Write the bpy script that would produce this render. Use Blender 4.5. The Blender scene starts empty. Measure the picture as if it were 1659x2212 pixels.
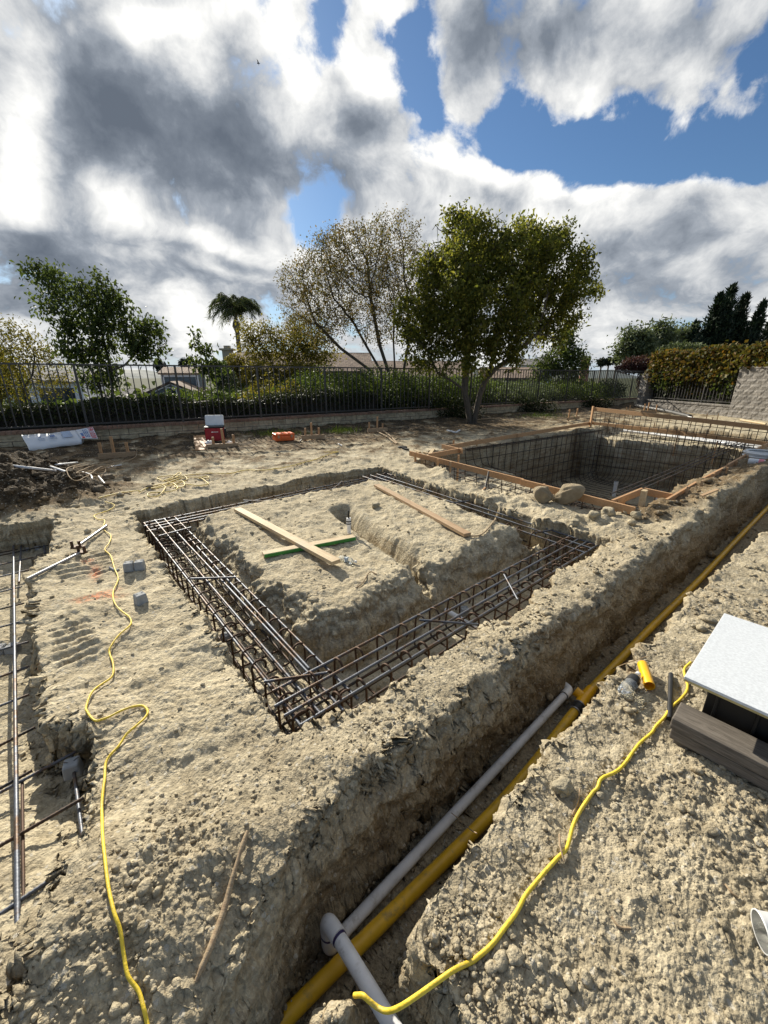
import bpy, bmesh, math, random
import numpy as np
from mathutils import Vector, Matrix, Euler

random.seed(7); RNG = np.random.default_rng(11)
SC = bpy.context.scene
COL = SC.collection
R_ = math.radians

# ------------------------------------------------------------------ camera model (photo measured on a 1659 x 2212 grid)
FPX = 870.0; HOR = 812.0; CZ = 1.6
PITCH = math.atan((1106 - HOR) / FPX)
CP, SP = math.cos(PITCH), math.sin(PITCH)
def ray(u, v):
    a = (u - 829.5) / FPX; b = (1106 - v) / FPX
    return np.array((a, CP + b * SP, -SP + b * CP))
def up(u, v, z=0.0):
    """point at height z seen at grid position u, v"""
    d = ray(u, v); t = (z - CZ) / d[2]
    return np.array((d[0] * t, d[1] * t, z))
def at(u, v, y):
    d = ray(u, v); t = y / d[1]
    return np.array((d[0] * t, y, CZ + d[2] * t))
def up2(z, *ps): return [tuple(up(u, v, z)[:2]) for u, v in ps]

# ------------------------------------------------------------------ object helpers
def tag(o, label=None, cat=None, group=None, kind=None):
    if label: o['label'] = label
    if cat: o['category'] = cat
    if group: o['group'] = group
    if kind: o['kind'] = kind
    return o
def empty(name, loc=(0, 0, 0), label=None, cat=None, group=None, rz=0):
    o = bpy.data.objects.new(name, None); COL.objects.link(o)
    o.empty_display_size = .1
    o.location = loc; o.rotation_euler = (0, 0, rz)
    return tag(o, label, cat, group)
class MB:
    """collects polygons, builds ONE mesh object"""
    def __init__(s): s.v = []; s.f = []; s.sm = []; s.n = 0
    def add(s, verts, faces, smooth=False):
        verts = np.asarray(verts, float).reshape(-1, 3)
        k = s.n; s.v.append(verts); s.n += len(verts)
        for f in faces: s.f.append(tuple(i + k for i in f)); s.sm.append(smooth)
        return s
    def box(s, c, size, M=None, bev=0):
        x, y, z = (q / 2 for q in size)
        vs = np.array([(-x,-y,-z),(x,-y,-z),(x,y,-z),(-x,y,-z),(-x,-y,z),(x,-y,z),(x,y,z),(-x,y,z)])
        if M is not None: vs = vs @ np.asarray(M).T
        return s.add(vs + np.asarray(c), [(0,3,2,1),(4,5,6,7),(0,1,5,4),(1,2,6,5),(2,3,7,6),(3,0,4,7)])
    def bar(s, a, b, w, h, upv=(0, 0, 1)):
        """rectangular bar from a to b, width w (sideways) height h; a,b on the axis"""
        a = np.asarray(a, float); b = np.asarray(b, float); d = b - a; L = np.linalg.norm(d); d /= L
        sd = np.cross(d, upv); sd /= np.linalg.norm(sd); u2 = np.cross(sd, d)
        return s.box((a + b) / 2, (L, w, h), np.stack([d, sd, u2], 1))
    def tube(s, path, r, n=8, caps=True, smooth=True):
        P = np.asarray(path, float); m = len(P)
        r = np.broadcast_to(np.asarray(r, float), (m,))
        T = np.gradient(P, axis=0); T /= np.linalg.norm(T, axis=1)[:, None] + 1e-12
        ref = np.array((0, 0, 1.)) if abs(T[0][2]) < .9 else np.array((1., 0, 0))
        N = np.zeros_like(P); nn = np.cross(T[0], ref); nn /= np.linalg.norm(nn)
        for i in range(m):
            nn = nn - T[i] * nn.dot(T[i]); nn /= np.linalg.norm(nn) + 1e-12; N[i] = nn
        B = np.cross(T, N)
        an = np.arange(n) * 2 * math.pi / n
        V = P[:, None] + r[:, None, None] * (np.cos(an)[None, :, None] * N[:, None] + np.sin(an)[None, :, None] * B[:, None])
        fs = []
        for i in range(m - 1):
            for j in range(n):
                k = (j + 1) % n
                fs.append((i*n+j, i*n+k, (i+1)*n+k, (i+1)*n+j))
        s.add(V.reshape(-1, 3), fs, smooth)
        if caps:
            s.add(V[0], [tuple(range(n))[::-1]]); s.add(V[-1], [tuple(range(n))])
        return s
    def mesh(s, name):
        me = bpy.data.meshes.new(name)
        V = np.concatenate(s.v) if s.v else np.zeros((0, 3))
        me.vertices.add(len(V)); me.vertices.foreach_set('co', V.astype(np.float32).ravel())
        ln = np.array([len(f) for f in s.f], np.int32); st = np.concatenate([[0], np.cumsum(ln)[:-1]]).astype(np.int32) if len(ln) else ln
        li = np.fromiter((i for f in s.f for i in f), np.int32)
        me.loops.add(len(li)); me.loops.foreach_set('vertex_index', li)
        me.polygons.add(len(ln)); me.polygons.foreach_set('loop_start', st)
        me.polygons.foreach_set('use_smooth', np.array(s.sm, bool))
        me.update(calc_edges=True); me.validate()
        return me
    def build(s, name, mat, parent=None, bevel=0, local=None):
        me = s.mesh(name); me.materials.append(mat)
        o = bpy.data.objects.new(name, me); COL.objects.link(o)
        if parent is not None:
            o.parent = parent
            if local is None:                       # verts were given in world space: move them into the thing's own space
                M = parent.matrix_basis
                if parent.parent is not None: M = parent.parent.matrix_basis @ M
                me.transform(M.inverted())
        if bevel:
            b = o.modifiers.new('bevel', 'BEVEL'); b.width = bevel; b.segments = 2; b.limit_method = 'ANGLE'
        return o
def fastmesh(name, V, F, mat, smooth=False, parent=None):
    """V (n,3) F (m,k) arrays"""
    V = np.asarray(V, np.float32); F = np.asarray(F, np.int32)
    me = bpy.data.meshes.new(name)
    me.vertices.add(len(V)); me.vertices.foreach_set('co', V.ravel())
    k = F.shape[1]
    me.loops.add(F.size); me.loops.foreach_set('vertex_index', F.ravel())
    me.polygons.add(len(F)); me.polygons.foreach_set('loop_start', np.arange(len(F), dtype=np.int32) * k)
    if smooth: me.polygons.foreach_set('use_smooth', np.ones(len(F), bool))
    me.update(calc_edges=True)
    me.materials.append(mat)
    o = bpy.data.objects.new(name, me); COL.objects.link(o)
    if parent is not None:
        o.parent = parent; me.transform(parent.matrix_basis.inverted())
    return o
def copy_tree(o, parent=None):
    c = o.copy(); COL.objects.link(c)
    if parent is not None: c.parent = parent
    for ch in o.children: copy_tree(ch, c)
    return c
def rotz(a): return np.array([(math.cos(a), -math.sin(a), 0), (math.sin(a), math.cos(a), 0), (0, 0, 1)])
def unit(v): v = np.asarray(v, float); return v / np.linalg.norm(v)
def smooth_path(pts, n=8):
    """Catmull-Rom through the points"""
    P = np.asarray(pts, float); P = np.vstack([2*P[0]-P[1], P, 2*P[-1]-P[-2]]); out = []
    for i in range(1, len(P) - 2):
        for t in np.linspace(0, 1, n, endpoint=False):
            a, b, c, d = P[i-1], P[i], P[i+1], P[i+2]
            out.append(.5 * (2*b + (c-a)*t + (2*a-5*b+4*c-d)*t*t + (3*b-a-3*c+d)*t**3))
    out.append(P[-2]); return np.array(out)

# ------------------------------------------------------------------ noise
_perm = np.random.default_rng(3).permutation(4096).astype(np.int64)
def _h(ix, iy, iz=0, s=0):
    return _perm[(_perm[(_perm[(ix + s * 131) & 4095] + iy) & 4095] + iz) & 4095]
def perlin2(x, y, s=0):
    ix = np.floor(x).astype(np.int64); iy = np.floor(y).astype(np.int64); fx = x - ix; fy = y - iy
    ux = fx*fx*fx*(fx*(fx*6-15)+10); uy = fy*fy*fy*(fy*(fy*6-15)+10)
    def g(i, j):
        a = _h(ix + i, iy + j, 0, s) * (2 * math.pi / 4096)
        return np.cos(a) * (fx - i) + np.sin(a) * (fy - j)
    n0 = g(0,0) * (1-ux) + g(1,0) * ux; n1 = g(0,1) * (1-ux) + g(1,1) * ux
    return (n0 * (1-uy) + n1 * uy) * 1.4
def fbm2(x, y, f, o=4, s=0, gain=.5):
    r = 0; a = 1.
    for i in range(o):
        r = r + a * perlin2(x * f, y * f, s + i * 7); f *= 2.03; a *= gain
    return r
def value3(P, f, s=0):
    Q = P * f; I = np.floor(Q).astype(np.int64); F = Q - I; U = F*F*(3-2*F); r = 0
    for i in (0, 1):
        for j in (0, 1):
            for k in (0, 1):
                w = (U[:,0] if i else 1-U[:,0]) * (U[:,1] if j else 1-U[:,1]) * (U[:,2] if k else 1-U[:,2])
                r = r + w * _h(I[:,0]+i, I[:,1]+j, I[:,2]+k, s) / 2048.
    return r - 1.
def cobble(x, y, size, s=0, fill=.8):
    """bumps like half buried clods, height about half their radius"""
    X = x / size; Y = y / size; ix = np.floor(X).astype(np.int64); iy = np.floor(Y).astype(np.int64); r = np.zeros_like(X)
    for i in (-1, 0, 1):
        for j in (-1, 0, 1):
            h = _h(ix+i, iy+j, 0, s); h2 = _h(ix+i, iy+j, 5, s); h3 = _h(ix+i, iy+j, 9, s)
            cx = ix + i + .15 + .7 * h / 4096; cy = iy + j + .15 + .7 * h2 / 4096
            rad = .28 + .42 * (h3 / 4096) ** 2
            rad = np.where((h3 % 97) / 97. < fill, rad, 1e-3)
            q = 1 - ((X-cx)**2 + (Y-cy)**2) / rad**2
            r = np.maximum(r, np.sqrt(np.maximum(q, 0)) * rad)
    return r * size
def sdf_poly(x, y, pts):
    P = np.asarray(pts, float); d = np.full(x.shape, 1e9); ins = np.zeros(x.shape, bool); n = len(P)
    for i in range(n):
        a = P[i]; b = P[(i+1) % n]; e = b - a
        wx = x - a[0]; wy = y - a[1]
        t = np.clip((wx*e[0] + wy*e[1]) / (e @ e), 0, 1)
        d = np.minimum(d, (wx - e[0]*t)**2 + (wy - e[1]*t)**2)
        if a[1] != b[1]:
            c = (a[1] > y) != (b[1] > y)
            ins ^= c & (x < (b[0]-a[0]) * (y-a[1]) / (b[1]-a[1]) + a[0])
    d = np.sqrt(d); return np.where(ins, -d, d)
def sdf_line(x, y, pts):
    P = np.asarray(pts, float); d = np.full(x.shape, 1e9)
    for a, b in zip(P[:-1], P[1:]):
        e = b[:2] - a[:2]; wx = x - a[0]; wy = y - a[1]
        t = np.clip((wx*e[0] + wy*e[1]) / (e @ e + 1e-9), 0, 1)
        d = np.minimum(d, (wx - e[0]*t)**2 + (wy - e[1]*t)**2)
    return np.sqrt(d)
def sst(a, b, x):
    t = np.clip((x - a) / (b - a), 0, 1); return t*t*(3-2*t)
# ------------------------------------------------------------------ materials
def newmat(name):
    m = bpy.data.materials.new(name); m.use_nodes = True; nt = m.node_tree
    for n in list(nt.nodes): nt.nodes.remove(n)
    out = nt.nodes.new('ShaderNodeOutputMaterial')
    return m, nt, out
class G:
    """tiny node graph helper"""
    def __init__(s, nt): s.nt = nt
    def n(s, t, **k):
        nd = s.nt.nodes.new(t)
        for a, b in k.items():
            if a.startswith('i_'):
                key = a[2:]; key = int(key) if key.isdigit() else key.replace('_', ' ')
                s.set(nd.inputs[key], b)
            else: setattr(nd, a, b)
        return nd
    def set(s, inp, val):
        if isinstance(val, bpy.types.NodeSocket): s.nt.links.new(val, inp)
        elif isinstance(val, bpy.types.Node): s.nt.links.new(val.outputs[0], inp)
        else: inp.default_value = val
    def m(s, op, a, b=0.0, c=None, clamp=False):
        nd = s.nt.nodes.new('ShaderNodeMath'); nd.operation = op; nd.use_clamp = clamp
        s.set(nd.inputs[0], a); s.set(nd.inputs[1], b)
        if c is not None: s.set(nd.inputs[2], c)
        return nd.outputs[0]
    def mix(s, f, a, b, mode='MIX'):
        nd = s.nt.nodes.new('ShaderNodeMix'); nd.data_type = 'RGBA'; nd.blend_type = mode
        s.set(nd.inputs[0], f); s.set(nd.inputs[6], a); s.set(nd.inputs[7], b); return nd.outputs[2]
    def ramp(s, x, lo, hi, a=0.0, b=1.0, smooth=True):
        nd = s.nt.nodes.new('ShaderNodeMapRange'); nd.interpolation_type = 'SMOOTHSTEP' if smooth else 'LINEAR'; nd.clamp = True
        s.set(nd.inputs[0], x); nd.inputs[1].default_value = lo; nd.inputs[2].default_value = hi
        nd.inputs[3].default_value = a; nd.inputs[4].default_value = b; return nd.outputs[0]
    def noise(s, vec, scale, detail=4, rough=.55, dist=0.0):
        nd = s.nt.nodes.new('ShaderNodeTexNoise'); s.set(nd.inputs['Vector'], vec)
        nd.inputs['Scale'].default_value = scale; nd.inputs['Detail'].default_value = detail
        nd.inputs['Roughness'].default_value = rough; nd.inputs['Distortion'].default_value = dist; return nd.outputs[0]
    def vor(s, vec, scale, out='Distance', feat='F1'):
        nd = s.nt.nodes.new('ShaderNodeTexVoronoi'); nd.feature = feat; s.set(nd.inputs['Vector'], vec); nd.inputs['Scale'].default_value = scale
        return nd.outputs[out]
    def pos(s): return s.nt.nodes.new('ShaderNodeNewGeometry').outputs['Position']
    def obj(s): return s.nt.nodes.new('ShaderNodeTexCoord').outputs['Object']
    def attr(s, name):
        nd = s.nt.nodes.new('ShaderNodeAttribute'); nd.attribute_name = name; return nd.outputs['Fac']
    def bump(s, h, dist, strength=1.0, nrm=None):
        nd = s.nt.nodes.new('ShaderNodeBump'); s.set(nd.inputs['Height'], h); nd.inputs['Distance'].default_value = dist
        nd.inputs['Strength'].default_value = strength
        if nrm is not None: s.set(nd.inputs['Normal'], nrm)
        return nd.outputs[0]
    def bsdf(s, out, col, rough=.6, nrm=None, metal=0.0, **k):
        b = s.nt.nodes.new('ShaderNodeBsdfPrincipled'); s.set(b.inputs['Base Color'], col); s.set(b.inputs['Roughness'], rough); s.set(b.inputs['Metallic'], metal)
        if nrm is not None: s.set(b.inputs['Normal'], nrm)
        for a, v in k.items(): s.set(b.inputs[a.replace('_', ' ')], v)
        s.nt.links.new(b.outputs[0], out.inputs[0]); return b
def c4(r, g=None, b=None): return (r, g, b, 1) if g is not None else (r, r, r, 1)

def simple(name, col, rough=.6, var=.15, scale=8, metal=0.0, bump=0.0, bscale=60, dirt=0.0, dirtcol=(.2, .16, .1), **k):
    """a plain stuff with uneven tone, fine bump and some soil on it"""
    m, nt, out = newmat(name); g = G(nt); p = g.obj()
    a = g.noise(p, scale, 5, .6)
    f = g.ramp(a, .3, .7, 1 - var, 1 + var)
    col2 = g.mix(1.0, c4(*col), f, 'MULTIPLY')
    if dirt:
        d = g.ramp(g.noise(p, scale * 1.7, 6, .65), .62 - .3 * dirt, .75, 0, min(1, .5 + dirt))
        col2 = g.mix(d, col2, c4(*dirtcol))
    nrm = g.bump(g.noise(p, bscale, 4, .6), bump) if bump else None
    g.bsdf(out, col2, g.ramp(a, .3, .7, max(0, rough - .08), min(1, rough + .08)), nrm, metal, **k)
    return m

def wood(name, col, dark, rough=.7, scale=1.0, stain=None, axis=0):
    m, nt, out = newmat(name); g = G(nt); p = g.obj()
    mp = g.n('ShaderNodeMapping', i_Vector=p); sc = [9 * scale, 9 * scale, 9 * scale]; sc[axis] = 1.0 * scale
    mp.inputs['Scale'].default_value = sc
    gr = g.noise(mp.outputs[0], 5, 6, .65, 1.2)
    fine = g.noise(mp.outputs[0], 30, 4, .6)
    c = g.mix(g.ramp(gr, .35, .65), c4(*dark), c4(*col))
    c = g.mix(g.ramp(fine, .35, .7, .35, 0), c, c4(*[q * .6 for q in dark]))
    kn = g.vor(p, 4.5); c = g.mix(g.ramp(kn, .03, .09, .8, 0), c, c4(*[q * .35 for q in dark]))
    if stain: c = g.mix(g.ramp(g.noise(p, 3, 4, .6), .5, .68, 0, .55), c, c4(*stain))
    g.bsdf(out, c, rough, g.bump(g.m('ADD', gr, fine), .0015)); return m

def soil_mat(name='soil'):
    m, nt, out = newmat(name); g = G(nt); p = g.pos()
    damp_shade = g.attr('damp_shade'); loose = g.attr('loose'); veg = g.attr('veg'); paint = g.attr('paint'); lite = g.attr('lite')
    n1 = g.noise(p, 1.3, 4, .6); n2 = g.noise(p, 7, 5, .65); n3 = g.noise(p, 45, 5, .7); n4 = g.noise(p, 190, 3, .7)
    pale = g.mix(g.ramp(n2, .32, .68), c4(.395, .330, .218), c4(.575, .500, .350))
    pale = g.mix(g.ramp(n1, .35, .7, 0, .5), pale, c4(.50, .43, .295))
    lo = g.mix(g.ramp(n2, .3, .7), c4(.325, .272, .182), c4(.470, .405, .282))
    c = g.mix(loose, pale, lo)
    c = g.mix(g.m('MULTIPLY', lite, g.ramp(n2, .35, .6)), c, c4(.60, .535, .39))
    wet_shade = g.mix(g.ramp(n2, .35, .65), c4(.105, .070, .036), c4(.215, .155, .088))  # moist soil colour, also carries the painted shade of pool and pipe trench
    dm = g.ramp(g.m('ADD', damp_shade, g.m('MULTIPLY', g.m('SUBTRACT', n2, .5), .9)), .25, .75)
    c = g.mix(dm, c, wet_shade)
    c = g.mix(g.ramp(g.m('ADD', damp_shade, g.m('MULTIPLY', g.m('SUBTRACT', n2, .5), .5)), .82, 1.05), c, g.mix(g.ramp(n3, .3, .7), c4(.040, .029, .018), c4(.105, .080, .050)))
    # grains of differing tone, little stones
    cell = g.nt.nodes.new('ShaderNodeTexVoronoi'); cell.inputs['Scale'].default_value = 85; g.set(cell.inputs['Vector'], p)
    tone = g.n('ShaderNodeSeparateColor', i_0=cell.outputs['Color']).outputs[0]
    c = g.mix(1.0, c, g.ramp(tone, 0, 1, .78, 1.16, False), 'MULTIPLY')
    c = g.mix(1.0, c, g.ramp(n3, .3, .7, .82, 1.14), 'MULTIPLY')
    c = g.mix(g.ramp(g.n('ShaderNodeSeparateColor', i_0=cell.outputs['Color']).outputs[1], .955, .975, 0, .6), c, c4(.50, .47, .40))
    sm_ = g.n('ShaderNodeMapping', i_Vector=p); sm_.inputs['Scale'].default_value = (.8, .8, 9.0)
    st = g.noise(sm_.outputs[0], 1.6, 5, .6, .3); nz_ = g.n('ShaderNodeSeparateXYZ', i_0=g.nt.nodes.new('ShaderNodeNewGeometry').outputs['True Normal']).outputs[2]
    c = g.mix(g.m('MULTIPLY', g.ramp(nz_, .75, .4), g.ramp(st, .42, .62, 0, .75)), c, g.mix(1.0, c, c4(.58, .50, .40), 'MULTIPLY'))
    vg = g.mix(g.ramp(n2, .3, .7), c4(.022, .030, .010), c4(.062, .066, .026))
    c = g.mix(veg, c, vg)
    c = g.mix(g.m('MULTIPLY', paint, g.ramp(n3, .42, .55, 0, .8)), c, c4(.78, .27, .13))
    v1 = g.vor(p, 48); v2 = g.vor(p, 130)
    h = g.m('ADD', g.m('MULTIPLY', g.m('SUBTRACT', 1.0, v1), .55), g.m('MULTIPLY', g.m('SUBTRACT', 1.0, v2), .28))
    h = g.m('ADD', h, g.m('MULTIPLY', n3, .9)); h = g.m('ADD', h, g.m('MULTIPLY', n4, .25))
    bd = g.bump(h, .014, .8)
    g.bsdf(out, c, .95, bd, Specular_IOR_Level=.12); return m

def leafmat(name, cols, trans=.35, rough=.62, spec=.22):
    """leaf: colour varies leaf by leaf, lets some light through"""
    m, nt, out = newmat(name); g = G(nt)
    geo = g.n('ShaderNodeNewGeometry'); r = geo.outputs['Random Per Island']
    cr = g.n('ShaderNodeValToRGB'); g.set(cr.inputs[0], r); cr.color_ramp.interpolation = 'LINEAR'
    e = cr.color_ramp.elements
    while len(e) < len(cols): e.new(.5)
    for i, c in enumerate(cols): e[i].position = i / (len(cols) - 1); e[i].color = c4(*c)
    n = g.noise(geo.outputs['Position'], .9, 3, .6)
    col = g.mix(1.0, cr.outputs[0], g.ramp(n, .3, .7, .7, 1.25), 'MULTIPLY')
    b = g.n('ShaderNodeBsdfPrincipled'); g.set(b.inputs['Base Color'], col); b.inputs['Roughness'].default_value = rough
    b.inputs['Specular IOR Level'].default_value = spec
    t = g.n('ShaderNodeBsdfTranslucent'); g.set(t.inputs[0], g.mix(1.0, col, c4(1.4, 1.4, .8), 'MULTIPLY'))
    mx = g.n('ShaderNodeMixShader'); mx.inputs[0].default_value = trans
    nt.links.new(b.outputs[0], mx.inputs[1]); nt.links.new(t.outputs[0], mx.inputs[2]); nt.links.new(mx.outputs[0], out.inputs[0]); return m

def bark(name, col, scale=1):
    m, nt, out = newmat(name); g = G(nt); p = g.obj()
    mp = g.n('ShaderNodeMapping', i_Vector=p); mp.inputs['Scale'].default_value = (14 * scale, 14 * scale, 3 * scale)
    n = g.noise(mp.outputs[0], 2, 6, .7, .5)
    c = g.mix(g.ramp(n, .3, .7), c4(*[q * .55 for q in col]), c4(*[q * 1.3 for q in col]))
    g.bsdf(out, c, .9, g.bump(n, .02)); return m

def blockmat(name, c1, c2, mort, bw=.4, bh=.2, off=.5, frame=None, bumpd=.03):
    """split face block; frame = (origin, along) puts the courses along the wall"""
    m, nt, out = newmat(name); g = G(nt)
    p = g.obj(); sx = g.n('ShaderNodeSeparateXYZ', i_0=p)
    vec = g.n('ShaderNodeCombineXYZ', i_0=sx.outputs[0], i_1=sx.outputs[2])
    br = g.n('ShaderNodeTexBrick'); g.set(br.inputs['Vector'], vec)
    br.offset = off; br.inputs['Scale'].default_value = 1; br.inputs['Brick Width'].default_value = bw; br.inputs['Row Height'].default_value = bh
    br.inputs['Mortar Size'].default_value = .007; br.inputs['Mortar Smooth'].default_value = .2
    br.inputs['Color1'].default_value = c4(*c1); br.inputs['Color2'].default_value = c4(*c2); br.inputs['Mortar'].default_value = c4(*mort)
    n = g.noise(p, 9, 6, .7); n2 = g.noise(p, 2, 4, .6)
    c = g.mix(1.0, br.outputs[0], g.ramp(n, .3, .7, .72, 1.22), 'MULTIPLY')
    c = g.mix(1.0, c, g.ramp(n2, .35, .65, .8, 1.12), 'MULTIPLY')
    h = g.m('SUBTRACT', g.m('MULTIPLY', n, 1.0), g.m('MULTIPLY', br.outputs['Fac'], .7))
    g.bsdf(out, c, .92, g.bump(h, bumpd)); return m

M = {}
def mats():
    M['soil'] = soil_mat()
    # rebar: blue-grey mill scale with rust
    def steel(name, base, rust, amt, rough=.5):
        m, nt, out = newmat(name); g = G(nt); p = g.obj()
        n = g.noise(p, 6, 5, .7); n2 = g.noise(p, 60, 4, .7)
        c = g.mix(g.ramp(g.m('ADD', n, g.m('MULTIPLY', n2, .25)), .72 - amt, .8 - amt * .6), c4(*base), c4(*rust))
        c = g.mix(1.0, c, g.ramp(n2, .3, .7, .75, 1.2), 'MULTIPLY')
        g.bsdf(out, c, rough, g.bump(n2, .0012), .55); return m
    M['rebar'] = steel('rebar_steel', (.115, .125, .145), (.10, .062, .038), .12)
    M['rusty'] = steel('rusty_rebar', (.045, .040, .037), (.080, .046, .028), .36, .65)
    M['darkbar'] = steel('dark_rebar', (.040, .038, .037), (.075, .047, .030), .18, .6)
    M['form'] = wood('form_timber', (.60, .36, .18), (.46, .25, .11))
    M['formfaded'] = wood('faded_form_timber', (.53, .37, .21), (.38, .24, .13))
    M['lumber'] = wood('pale_lumber', (.66, .52, .31), (.50, .36, .20), stain=(.48, .42, .31))
    M['oldwood'] = wood('weathered_timber', (.215, .185, .150), (.105, .088, .070), .85, stain=(.055, .045, .036))
    M['stick'] = wood('dry_root', (.50, .38, .23), (.32, .22, .13), .9, 3)
    M['greenpaint'] = simple('green_paint', (.055, .24, .035), .5, .2)
    M['yellowpipe'] = simple('yellow_plastic', (.72, .42, .02), .42, .15, 9, dirt=.30, dirtcol=(.24, .18, .09))
    M['yellowtube'] = simple('yellow_offcut_plastic', (.90, .47, .01), .3, .06)
    M['greypipe'] = simple('grey_pvc', (.66, .66, .66), .45, .10, 9, dirt=.25, dirtcol=(.28, .25, .2))
    M['whitepipe'] = simple('white_pvc', (.80, .80, .78), .35, .06, 6, dirt=.1, dirtcol=(.4, .36, .3))
    M['purple'] = simple('purple_primer', (.035, .025, .09), .4, .2)
    M['blackrubber'] = simple('black_rubber', (.012, .012, .012), .5, .2)
    M['cord'] = simple('yellow_cord', (.78, .56, .04), .55, .18, 18, dirt=.28, dirtcol=(.42, .33, .14), bump=.002, bscale=120)
    M['cordfaded'] = simple('dusty_yellow_cord', (.68, .52, .14), .6, .2, 18, dirt=.3, dirtcol=(.34, .28, .13))
    M['concrete'] = simple('concrete', (.30, .31, .31), .85, .15, 25, bump=.003, bscale=90)
    M['lid'] = simple('speckled_lid', (.62, .645, .66), .5, .10, 90, bump=.0006, bscale=250)
    M['lidedge'] = simple('fibre_edge', (.48, .38, .16), .7, .2)
    M['black'] = simple('black_plastic', (.006, .006, .006), .45, .2)
    M['iron'] = simple('dark_iron', (.040, .037, .033), .5, .2, 3)
    M['block'] = blockmat('tan_split_block', (.42, .345, .225), (.50, .42, .28), (.15, .13, .10), .41, .20)
    M['cap'] = blockmat('brick_cap', (.20, .115, .075), (.27, .17, .115), (.16, .13, .10), .2, .3, 0, bumpd=.01)
    M['greyblock'] = blockmat('grey_split_block', (.225, .205, .178), (.285, .262, .23), (.18, .165, .145), .41, .2)
    M['core'] = simple('hedge_shade', (.030, .026, .018), .95, .3, 5)  # near-black colour standing in for shade inside the hedges
    M['burlap'] = None
    m, nt, out = newmat('burlap'); g = G(nt); p = g.obj()
    w = g.n('ShaderNodeTexWave', i_Scale=90.0, i_Vector=p); w.bands_direction = 'X'; w2 = g.n('ShaderNodeTexWave', i_Scale=90.0, i_Vector=p); w2.bands_direction = 'Z'
    wv = g.m('ADD', w.outputs['Fac'], w2.outputs['Fac']); n = g.noise(p, 9, 5, .6)
    c = g.mix(g.ramp(n, .3, .7), c4(.56, .43, .26), c4(.76, .63, .42)); g.bsdf(out, c, .95, g.bump(g.m('ADD', wv, g.m('MULTIPLY', g.noise(p, 22, 4, .6, 1.0), 5.)), .007)); M['burlap'] = m
    M['red'] = simple('red_fabric', (.32, .012, .02), .6, .15)
    M['whitevinyl'] = simple('white_vinyl', (.70, .70, .68), .4, .06)
    M['paper'] = simple('white_sack_film', (.74, .75, .76), .4, .05, 4, bump=.004, bscale=7)
    M['orangebox'] = simple('orange_plastic', (.80, .15, .03), .35, .08)
    M['redprint'] = simple('red_print', (.62, .03, .03), .5, .05)
    M['blueprint'] = simple('blue_print', (.10, .19, .42), .5, .1)
    m, nt, out = newmat('clear_plastic'); g = G(nt)
    b = g.bsdf(out, c4(.92, .96, .97), .12, None, 0.0); b.inputs['Transmission Weight'].default_value = .85; b.inputs['IOR'].default_value = 1.15
    M['clear'] = m
    M['bottlelabel'] = simple('bottle_label', (.55, .62, .64), .4, .1)
    M['rock'] = simple('earth_clod', (.36, .31, .21), .95, .3, 12, bump=.02, bscale=40)
    M['rockdark'] = simple('dark_earth_clod', (.145, .115, .076), .95, .3, 12, bump=.02, bscale=40)
    M['bark'] = bark('bark', (.105, .085, .062)); M['barkpale'] = bark('pale_bark', (.20, .165, .12)); M['barkpalm'] = bark('palm_bark', (.125, .105, .085), .6)
    M['metalgrey'] = simple('worn_steel', (.30, .30, .31), .4, .15, metal=.7)
mats()
# ------------------------------------------------------------------ the lie of the land
FA = np.array((-7.18, 9.91)); FB = np.array((15.05, 24.26)); FD = (FB - FA) / np.linalg.norm(FB - FA); FN = np.array((-FD[1], FD[0]))   # fence line
OUTER = up2(0, (622,1592), (560,1508), (496,1426), (440,1345), (395,1285), (345,1225), (319,1178), (300,1150), (288,1112), (400,1082), (560,1052), (700,1026), (822,1010),
            (880,1030), (960,1055), (1080,1096), (1200,1136), (1327,1176), (1277,1200), (1199,1250), (1100,1341), (1019,1376), (941,1438), (870,1490), (781,1545), (700,1572))
MOUND = up2(-.38, (404,1150), (470,1250), (560,1358), (640,1430), (690,1448), (780,1425), (960,1318), (1062,1262), (1165,1200)) + up2(-.06, (1186,1176), (1130,1143), (1000,1092), (850,1042), (800,1040), (640,1070), (500,1096), (420,1116))
GULLY = up2(-.05, (738,1108), (790,1150), (880,1206), (945,1258), (972,1300), (992,1345))
PIPE_T = [(-.56,.30), (-.425,.655), (-.268,.966), (.158,1.356), (.588,1.746), (1.05,2.15), (2.08,3.02), (3.31,4.02), (5.87,6.09), (9,8.5), (9.4,8.1), (6.2,5.55), (4.27,4.22), (2.44,2.79), (1.12,1.72), (.645,1.315), (.31,1.0), (.055,.765), (.03,.69), (.12,.63), (.17,.55), (.30,.40), (.3,.2), (-.3,.1)]
PIT = up2(0, (118,1128), (115,1190), (70,1215), (66,1290), (74,1400), (80,1480), (106,1560), (140,1556), (183,1570), (188,1650), (192,1750), (190,1830), (150,1870), (120,1950), (84,2040), (64,2150)) + [(-1.2,.2), (-4,.2), (-9,3), (-8.6,5.4)] + up2(0, (-150,1150), (0,1142), (60,1138))
POOL = [(1.05,8.9)] + up2(0, (900,1000), (955,1021), (1003,1049), (1045,1066), (1095,1073), (1150,1070), (1215,1087), (1300,1103), (1358,1110)) + [(3.25,4.75), (3.5,4.95), (5.8,6.9), (7.7,8.4)] + up2(-.22, (1625,976), (1560,968), (1488,962), (1410,955), (1332,950), (1292,944)) + [(6.3,13.1), (4.2,11.2), (2.0,9.2)]
SHELF = up2(-.3, (870,972), (985,985), (1062,1000), (1110,1010), (1150,1028), (1172,1050), (1186,1066), (1200,1100), (1200,1150)) + [(1.2,4.4), (.0,7.6)]
LEDGE = [(6.0,12.2), (7.2,8.6), (10.3,10.4), (9.0,15.2)]
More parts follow.
